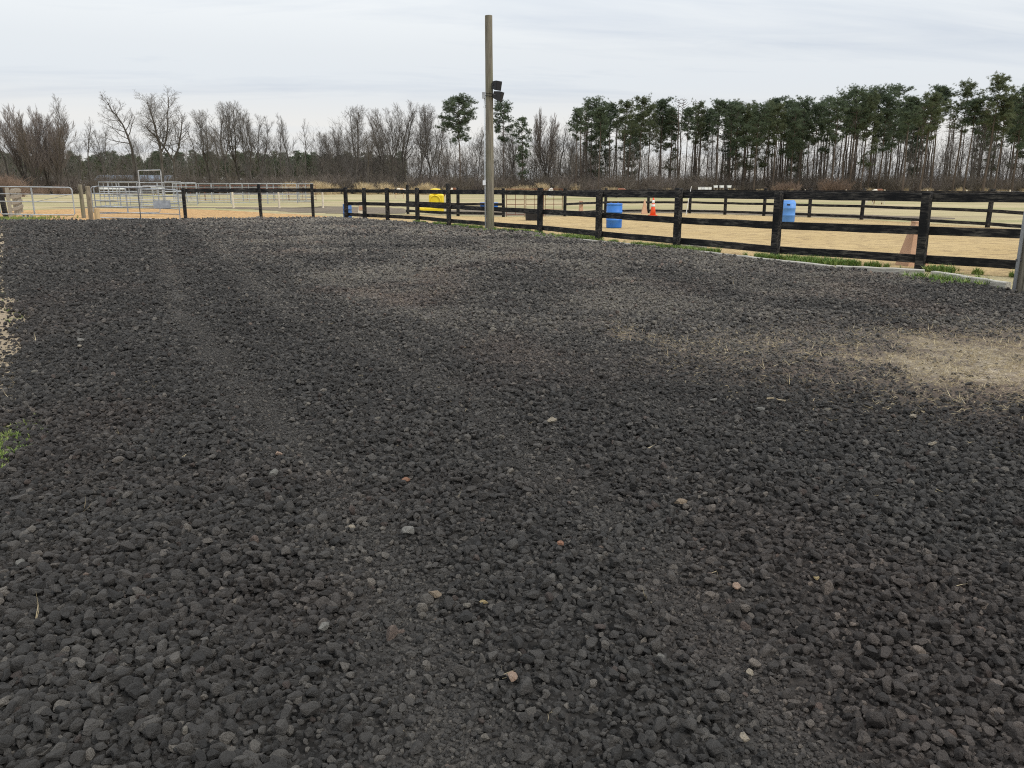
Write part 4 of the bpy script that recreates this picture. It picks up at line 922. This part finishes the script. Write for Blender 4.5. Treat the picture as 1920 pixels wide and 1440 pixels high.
# ------------------------------------------------------------------ trees
def rot_dir(d, ang, az):
    o = d.orthogonal().normalized(); o = Matrix.Rotation(az, 3, d) @ o
    return (Matrix.Rotation(ang, 3, o) @ d).normalized()
def bare_tree(seed, H=20.0, leaders=2, fork=.38, spread=.55, dens=1.0, lean=0.0, twig_r=.020, low=False):
    r = random.Random(seed); tr = MB(); tw = MB()
    def branch(p, d, L, rad, lev):
        segs = (6, 4, 3, 2)[lev]; pts = [p.copy()]; q = p.copy(); dd = d.copy()
        for i in range(segs):
            dd = (dd+Vector((r.gauss(0, .14), r.gauss(0, .14), r.gauss(0, .08)+(.12, .14, .09, .04)[lev]))).normalized(); q = q+dd*L/segs; pts.append(q.copy())
        tip = max(rad*.35, twig_r*.4); rr = [rad+(tip-rad)*i/segs for i in range(segs+1)]
        (tr if lev <= 1 else tw).tube(pts, rr, (6, 4, 3, 3)[lev])
        if lev >= 3: return
        nch = int((15, 9, 8)[lev]*dens)
        for i in range(nch):
            t = (i+r.random())/nch; t = (.10 if lev == 0 else .22)+t*(.90 if lev == 0 else .78)
            k = min(int(t*segs), segs-1); u = t*segs-k; b = pts[k].lerp(pts[k+1], u); pd = (pts[k+1]-pts[k]).normalized()
            cl = L*r.uniform(.30, .52)*(1.12-.62*t) if lev == 0 else L*r.uniform(.34, .60)*(1.1-.4*t)
            branch(b, rot_dir(pd, r.uniform(.45, .95)*spread/.55*(1.15-.45*t if lev == 0 else 1), i*2.4+r.uniform(-.6, .6)), cl, max(twig_r*(1.5, 1.0, .75)[lev], rr[k]*.48), lev+1)
    r0 = H*.0135*r.uniform(.9, 1.15); base = Vector((0, 0, -.2)); d0 = Vector((lean, r.uniform(-.05, .05), 1)).normalized()
    hf = H*fork; pts = [base]; q = base.copy(); dd = d0.copy()
    for i in range(6):
        dd = (dd+Vector((r.gauss(0, .035), r.gauss(0, .035), .02))).normalized(); q = q+dd*hf/6; pts.append(q.copy())
    tr.tube(pts, [r0*(1.35 if i == 0 else 1.05-.05*i) for i in range(7)], 8)
    for k in range(leaders):
        az = 6.283*k/leaders+r.uniform(-.5, .5); a = (r.uniform(.22, .46) if leaders > 1 else r.uniform(0, .08))*spread/.55
        branch(pts[-1], rot_dir(dd, a, az), (H-hf)*r.uniform(.80, 1.0), r0*(.80 if leaders < 3 else .62), 0)
    for k in range(int((9 if low else 5)*dens)):
        t = r.uniform(.35, 1); i = min(int(t*6), 5); branch(pts[i].lerp(pts[i+1], t*6-i), rot_dir(dd, r.uniform(.7, 1.2), r.uniform(0, 6.283)), H*r.uniform(.08, .18), r0*.22, 2)
    zmax = max(v[2] for v in tr.v+tw.v); k = H/zmax
    for b in (tr, tw): b.v = [(x*k, y*k, z*k) for x, y, z in b.v]
    return tr, tw
def pine_tree(seed, H=22.0, crown=.42, width=2.6, dens=1.0):
    r = random.Random(seed); tr = MB(); nd = MB(); pts = []; x = y = 0.0; ks = 10
    for i in range(ks+1):
        pts.append(Vector((x, y, -.2+(H*.97+.2)*i/ks))); x += r.gauss(0, .09); y += r.gauss(0, .09)
    r0 = H*.0105*r.uniform(.9, 1.1); tr.tube(pts, [r0*(1.15 if i == 0 else 1.0-.80*i/ks) for i in range(ks+1)], 7)
    def on(z):
        t = max(0, min(.999, z/(H*.97)))*ks; i = int(t); return pts[i].lerp(pts[i+1], t-i)
    def tuft(c, s):
        for _ in range(21):
            d = Vector((r.gauss(0, 1), r.gauss(0, 1), r.gauss(.25, .8))).normalized(); p = d.orthogonal().normalized(); p = Matrix.Rotation(r.uniform(0, 6.28), 3, d) @ p
            l = s*r.uniform(.6, 1.3); w = s*.105; o = c+d*s*.05
            nd.add([o-p*w*.5, o+p*w*.5, o+d*l*.6+p*w, o+d*l], [(0, 1, 2, 3)])
    nl = int(30*dens)
    for k in range(nl):
        f = (k+.5)/nl; f = f**.85; z = H*(1-crown)+H*crown*.98*f
        L = width*max(.16, math.sqrt(max(0, 1-((f-.48)/.56)**2)))*r.uniform(.45, 1.1); az = k*2.4+r.uniform(-.7, .7); up = r.uniform(-.02, .40)+.6*max(0, f-.6)
        if f < .35 and r.random() < .35: continue
        b = on(z); d = Vector((math.cos(az), math.sin(az), up)); m = b+d*L*.5+Vector((0, 0, r.uniform(-.1, .15))); e = b+d*L+Vector((0, 0, r.uniform(0, .3)))
        tr.tube([b, m, e], [r0*.28, r0*.18, r0*.08], 4)
        for j in range(r.randint(2, 4)):
            t = r.uniform(.5, 1.05); c = b.lerp(e, t)+Vector((r.gauss(0, .28), r.gauss(0, .28), r.gauss(.1, .2))); pr = r.uniform(.45, .85)
            for q in range(r.randint(9, 13)):
                tuft(c+Vector((r.gauss(0, pr*.62), r.gauss(0, pr*.62), r.gauss(0, pr*.42))), r.uniform(.26, .44))
    for j in range(7):
        tuft(Vector(pts[-1])+Vector((r.gauss(0, .4), r.gauss(0, .4), r.gauss(.1, .35))), .42)
    for k in range(int(10*dens)):                       # dead snags below the crown
        z = H*r.uniform(.22, 1-crown); az = r.uniform(0, 6.283); b = on(z); L = r.uniform(.5, 1.6)
        tr.tube([b, b+Vector((math.cos(az)*L, math.sin(az)*L, r.uniform(-.2, .3)))], [r0*.16, .012], 3)
    return tr, nd
TREE = {}
def proto(kind, fn, names, mats):
    TREE[kind] = (names, [m.mesh(nm, mt, False) for m, nm, mt in zip(fn, names, mats)])
bt = [dict(leaders=3, fork=.42, spread=.74), dict(leaders=3, fork=.36, spread=.60), dict(leaders=2, fork=.42, spread=.72), dict(leaders=1, fork=.38, spread=.50), dict(leaders=3, fork=.30, spread=.50), dict(leaders=1, fork=.45, spread=.66, dens=.85), dict(leaders=2, fork=.34, spread=.54), dict(leaders=1, fork=.48, spread=.70, lean=.05, low=True)]
for i, kw in enumerate(bt): proto('bare%d' % i, bare_tree(300+i, **kw), ('trunk', 'crown'), (M['grey_bark'], M['twig_bark']))
for i, kw in enumerate([dict(leaders=6, fork=.06, spread=.24, low=True), dict(leaders=5, fork=.12, spread=.27, low=True)]): proto('thicket%d' % i, bare_tree(340+i, H=16, **kw), ('trunk', 'crown'), (M['grey_bark'], M['red_twig']))
pk = [dict(crown=.44, width=3.0), dict(crown=.36, width=2.5), dict(crown=.56, width=2.8, dens=1.1), dict(crown=.72, width=2.6, dens=1.35), dict(crown=.46, width=3.5, dens=1.15), dict(crown=.80, width=3.0, dens=1.55), dict(crown=.42, width=2.2, dens=.9), dict(crown=.44, width=4.6, dens=2.0)]
for i, kw in enumerate(pk): proto('pine%d' % i, pine_tree(400+i, **kw), ('trunk', 'crown'), (M['pine_bark'], M['pine_needles'] if i % 3 else M['pine_needles_warm']))
ORD = ['first', 'second', 'third', 'fourth', 'fifth', 'sixth', 'seventh', 'eighth', 'ninth', 'tenth', 'eleventh', 'twelfth', 'thirteenth', 'fourteenth', 'fifteenth', 'sixteenth', 'seventeenth', 'eighteenth']
NOM = {'bare': 20.0, 'thicket': 16.0, 'pine': 22.0}
def tree(name, kind, px, top, Y, label, grp=None, wide=1.0, rz=None):
    h = z_at(top, Y); base = NOM[kind.rstrip('0123456789')]; s = h/base
    root = thing(name, label, 'tree', (col_at(px, Y), Y, 0), random.uniform(0, 6.283) if rz is None else rz, grp); root.scale = (s*wide, s*wide, s)
    names, meshes = TREE[kind]
    for nm, me in zip(names, meshes): obj(nm, me, None, root)
    return root
B = 'bare_tree'
for a in [(22, 180, 176, 'bare3', 'slim bare tree standing alone beside the brown thicket', .8), (2, 205, 182, 'bare5', 'bare tree half hidden at the reddish brush', .8), (135, 176, 172, 'bare3', 'slender tall bare tree at the right side of the brown thicket', .75), (172, 217, 180, 'bare5', 'small thin bare tree between the thicket and the leaning tree', .8),
          (198, 232, 196, 'bare0', 'low pale bare tree behind the leaning tree', .8), (258, 168, 170, 'bare7', 'bare tree leaning sideways with a fan shaped top', 1.15), (306, 158, 166, 'bare0', 'tallest bare tree with a forked trunk and rounded crown', 1.1), (332, 196, 168, 'bare2', 'wide spreading bare tree beside the tallest one', 1.1)]:
    tree(B, a[3], a[0], a[1], a[2], a[4], None, a[5])
for ni, (px, top, Y, kd) in enumerate(sorted([(68, 196, 168, 'thicket0'), (92, 192, 172, 'thicket1'), (50, 205, 175, 'thicket1'), (112, 205, 170, 'thicket0')])):
    tree('bare_thicket', kd, px, top, Y, ORD[ni]+' brown multi stemmed thicket, counting from the slim lone bare tree', 'reddish thicket at the field edge', .95)
G1 = 'bare trees of the broad clump left of the gap'
for ni, (px, top, Y, kd) in enumerate(sorted([(375, 232, 172, 'bare5'), (398, 205, 178, 'bare1'), (428, 186, 174, 'bare6'), (452, 190, 182, 'bare1'), (474, 200, 176, 'bare4'), (496, 214, 180, 'bare6'), (412, 235, 168, 'bare4')])):
    tree(B, kd, px, top, Y, ORD[ni]+' bare tree of the broad clump behind the pens, counting from the wide spreading tree', G1, .95)
for ni, (px, top, Y, kd) in enumerate(sorted([(524, 224, 186, 'bare3'), (552, 210, 190, 'bare3'), (577, 222, 184, 'bare5'), (603, 246, 190, 'bare1')])):
    tree(B, kd, px, top, Y, ORD[ni]+' thin bare tree in the pale sky gap, counting from the broad clump', 'thin bare trees in the sky gap', .75)
tree(B, 'bare1', 668, 192, 172, 'large twin stemmed bare tree standing forward of the wood', None, .95)
tree(B, 'bare2', 690, 222, 168, 'bare tree leaning out from the large twin stemmed tree', None, .9)
for ni, (px, top, Y, kd) in enumerate(sorted([(636, 236, 184, 'bare4'), (716, 200, 184, 'bare6'), (738, 192, 178, 'bare4'), (762, 188, 182, 'bare6'), (786, 190, 178, 'bare1'), (806, 202, 184, 'bare4'), (824, 222, 178, 'bare5')])):
    tree(B, kd, px, top, Y, ORD[ni]+' fan topped bare tree, counting from the sky gap to the lone pine', 'fan topped bare trees', .9)
tree(B, 'thicket1', 1026, 197, 176, 'bushy purplish bare tree between the pines', None, .9)
for ni, (px, top, Y, kd) in enumerate(sorted([(893, 232, 180, 'bare3'), (1050, 228, 182, 'bare5'), (960, 236, 182, 'bare6')])):
    tree(B, kd, px, top, Y, ORD[ni]+' thin bare tree among the first pines, counting from the lone pine', 'bare trees among the pines', .8)
Pn = 'pine_tree'
tree(Pn, 'pine7', 864, 186, 170, 'lone round topped pine standing apart beside the wooden pole', None, 1.05)
tree(Pn, 'pine4', 945, 193, 176, 'pine with a small round head just beyond the wooden pole', None, .95)
tree(Pn, 'pine5', 978, 221, 172, 'shorter bushy pine beyond the wooden pole', None, .9)
pr = random.Random(5)
for ni, (px, top) in enumerate([(1078, 206), (1106, 187), (1122, 204), (1142, 196), (1166, 194), (1196, 187), (1214, 203), (1234, 190), (1256, 206), (1282, 205), (1303, 196), (1322, 207), (1341, 191)]):
    tree(Pn, 'pine%d' % pr.choice([0, 1, 6, 0, 1, 4]), px, top, 168+pr.uniform(-6, 8), ORD[ni]+' clear trunked pine of the thin row, counting from the bushy purplish tree', 'thin row of pines', pr.uniform(.85, 1.05))
for ni, (px, top) in enumerate([(1376, 200), (1392, 195), (1412, 198), (1430, 191), (1448, 200), (1466, 189), (1480, 205), (1497, 186), (1520, 196), (1541, 183), (1558, 190), (1576, 176), (1592, 167), (1612, 178), (1625, 166), (1645, 180), (1661, 162)]):
    tree(Pn, 'pine%d' % pr.choice([2, 3, 0, 4, 2, 5]), px, top, 160+pr.uniform(-7, 8), ORD[ni]+' leafy dark pine of the dense grove, counting from the thin row', 'dense pine grove', pr.uniform(.9, 1.12))
for ni, (px, top) in enumerate([(1690, 184), (1724, 180), (1742, 165), (1785, 160), (1806, 190), (1842, 148), (1862, 185), (1896, 164), (1922, 158), (1950, 168), (1985, 160)]):
    tree(Pn, 'pine%d' % pr.choice([0, 4, 1, 6, 2, 0]), px, top, 150+pr.uniform(-6, 6), ORD[ni]+' tall open pine past the patched horse, counting from the dense grove', 'tall open pines', pr.uniform(.95, 1.15))

# ------------------------------------------------------------------ woods behind: what nobody could count
def sapling(seed, H=9.0, nb=14, low=.25, mt='brush_twig', r0=.05):
    r = random.Random(seed); b = MB(); pts = [Vector((0, 0, -.1))]; d = Vector((r.gauss(0, .06), r.gauss(0, .06), 1)).normalized()
    for i in range(4): d = (d+Vector((r.gauss(0, .07), r.gauss(0, .07), .05))).normalized(); pts.append(pts[-1]+d*H/4)
    b.tube(pts, [r0*(1-.2*i) for i in range(5)], 4)
    for k in range(nb):
        t = r.uniform(low, .98)*4; i = min(int(t), 3); p = pts[i].lerp(pts[i+1], t-i); q = rot_dir(d, r.uniform(.4, 1.1), r.uniform(0, 6.28)); L = H*r.uniform(.10, .26)
        e = p+q*L+Vector((0, 0, L*.15)); b.tube([p, p+q*L*.5, e], [.022, .018, .009], 3)
        for j in range(4):
            s = p.lerp(e, r.uniform(.3, 1)); q2 = rot_dir(q, r.uniform(.4, 1), r.uniform(0, 6.28)); b.tube([s, s+q2*L*r.uniform(.3, .6)+Vector((0, 0, L*.1))], [.014, .007], 3)
    return b.mesh('sapling', M[mt])
def shrub(seed, H=2.6, n=46, mt='brush_twig', w=.022, lean=.45):
    r = random.Random(seed); b = MB()
    for k in range(n):
        p = Vector((r.gauss(0, .35), r.gauss(0, .35), 0)); d = Vector((r.gauss(0, lean), r.gauss(0, lean), 1)).normalized(); L = H*r.uniform(.5, 1.1); m = p+d*L*.5; e = m+(d+Vector((r.gauss(0, .3), r.gauss(0, .3), 0)))*L*.5
        b.tube([p, m, e], [w, w*.8, w*.35], 3)
        for j in range(3):
            s = m.lerp(e, r.random()); q = rot_dir(d, r.uniform(.4, 1.1), r.uniform(0, 6.28)); b.tube([s, s+q*L*.3], [w*.6, w*.25], 3)
    return b.mesh('shrub', M[mt])
def strip(n, px0, px1, Y0, Y1, hs, idx_n, seed, z=0.0):
    r = np.random.default_rng(seed); px = r.uniform(px0, px1, n); Y = r.uniform(Y0, Y1, n); x = (px-960)/F_PX*(Y*math.cos(PITCH)+.36)
    s = r.uniform(*hs, n); return np.stack([x, Y, np.full(n, z)], -1), np.stack([np.zeros(n), np.zeros(n), r.random(n)*6.283], -1), np.stack([s*r.uniform(.8, 1.25, n), s*r.uniform(.8, 1.25, n), s], -1), r.integers(0, idx_n, n)
def join(*a): return [np.concatenate([q[i] for q in a]) for i in range(4)]
sap = lib('sapling', [sapling(500+i, 9, 15) for i in range(5)]+[sapling(510+i, 13, 16, .4, 'twig_bark', .075) for i in range(4)]+[sapling(520, 8, 16, .2, 'red_twig')])
shr = lib('shrub', [shrub(540+i) for i in range(4)]+[shrub(550+i, 2.4, 46, 'red_twig') for i in range(2)])
P_ = join(strip(600, -250, 700, 178, 215, (.5, .95), 10, 1), strip(800, 600, 1120, 176, 212, (.5, 1.05), 10, 2), strip(1150, 1040, 2250, 166, 206, (.45, 1.0), 10, 3))
scatter('young_woodland', *P_[:4], sap, 'grey brown mass of thin bare saplings filling the wood', 'woodland', None)
P_ = join(strip(620, -250, 720, 170, 205, (.5, 1.7), 6, 4), strip(400, 600, 1120, 168, 195, (.5, 1.7), 6, 5), strip(850, 1040, 2250, 160, 190, (.5, 1.7), 6, 6))
scatter('underbrush', *P_[:4], shr, 'tangled bare brush along the foot of the wood', 'brush', None)
rd = lib('reed_clump', [shrub(560+i, 1.9, 60, 'reed', .022, .22) for i in range(4)])
P_ = join(strip(55, 535, 840, 156, 172, (.45, 1.25), 4, 7), strip(26, 925, 1080, 156, 172, (.45, 1.2), 4, 8), strip(60, 1080, 2000, 150, 156, (.3, .7), 4, 9))
scatter('reed_grass', *P_[:4], rd, 'tan dry reeds standing before the bare wood', 'reeds', None)
vr = lib('red_brush', [shrub(570+i, 2.2, 60, 'vine_red', .024, .5) for i in range(3)])
P_ = join(strip(70, -120, 42, 118, 140, (.7, 1.5), 3, 10), strip(14, 1545, 1580, 150, 154, (.8, 1.4), 3, 11), strip(12, 1455, 1490, 150, 154, (.6, 1.1), 3, 12), strip(24, 20, 130, 150, 165, (.4, .8), 3, 13))
scatter('russet_brush', *P_[:4], vr, 'russet brown brush at the field edges', 'brush', None)
pl = lib('far_pine', [TREE['pine%d' % i][1][1] for i in (2, 3, 5)])
P_ = strip(1000, -300, 760, 440, 560, (.62, .92), 3, 14)
scatter('far_pine_wood', *P_[:4], pl, 'distant dark green pine wood on the horizon', 'woodland', None)
pt_ = lib('pine_stem', [TREE['pine%d' % i][1][0] for i in (0, 1, 6)])
P_ = join(strip(170, 1070, 2200, 170, 200, (.72, .9), 3, 15))
scatter('back_pine_stems', *P_[:4], pt_, 'crowd of thin dark pine stems deep in the wood', 'woodland', None)
pc = lib('back_pine_crown', [TREE['pine%d' % i][1][1] for i in (0, 3, 5, 1)])
P_ = join(strip(46, 1360, 2200, 172, 195, (.72, .92), 4, 16), strip(8, 1070, 1360, 176, 195, (.70, .80), 4, 17))
scatter('back_pine_foliage', *P_[:4], pc, 'dark green foliage of pines deep in the wood', 'woodland', None)
print('stones', NG)
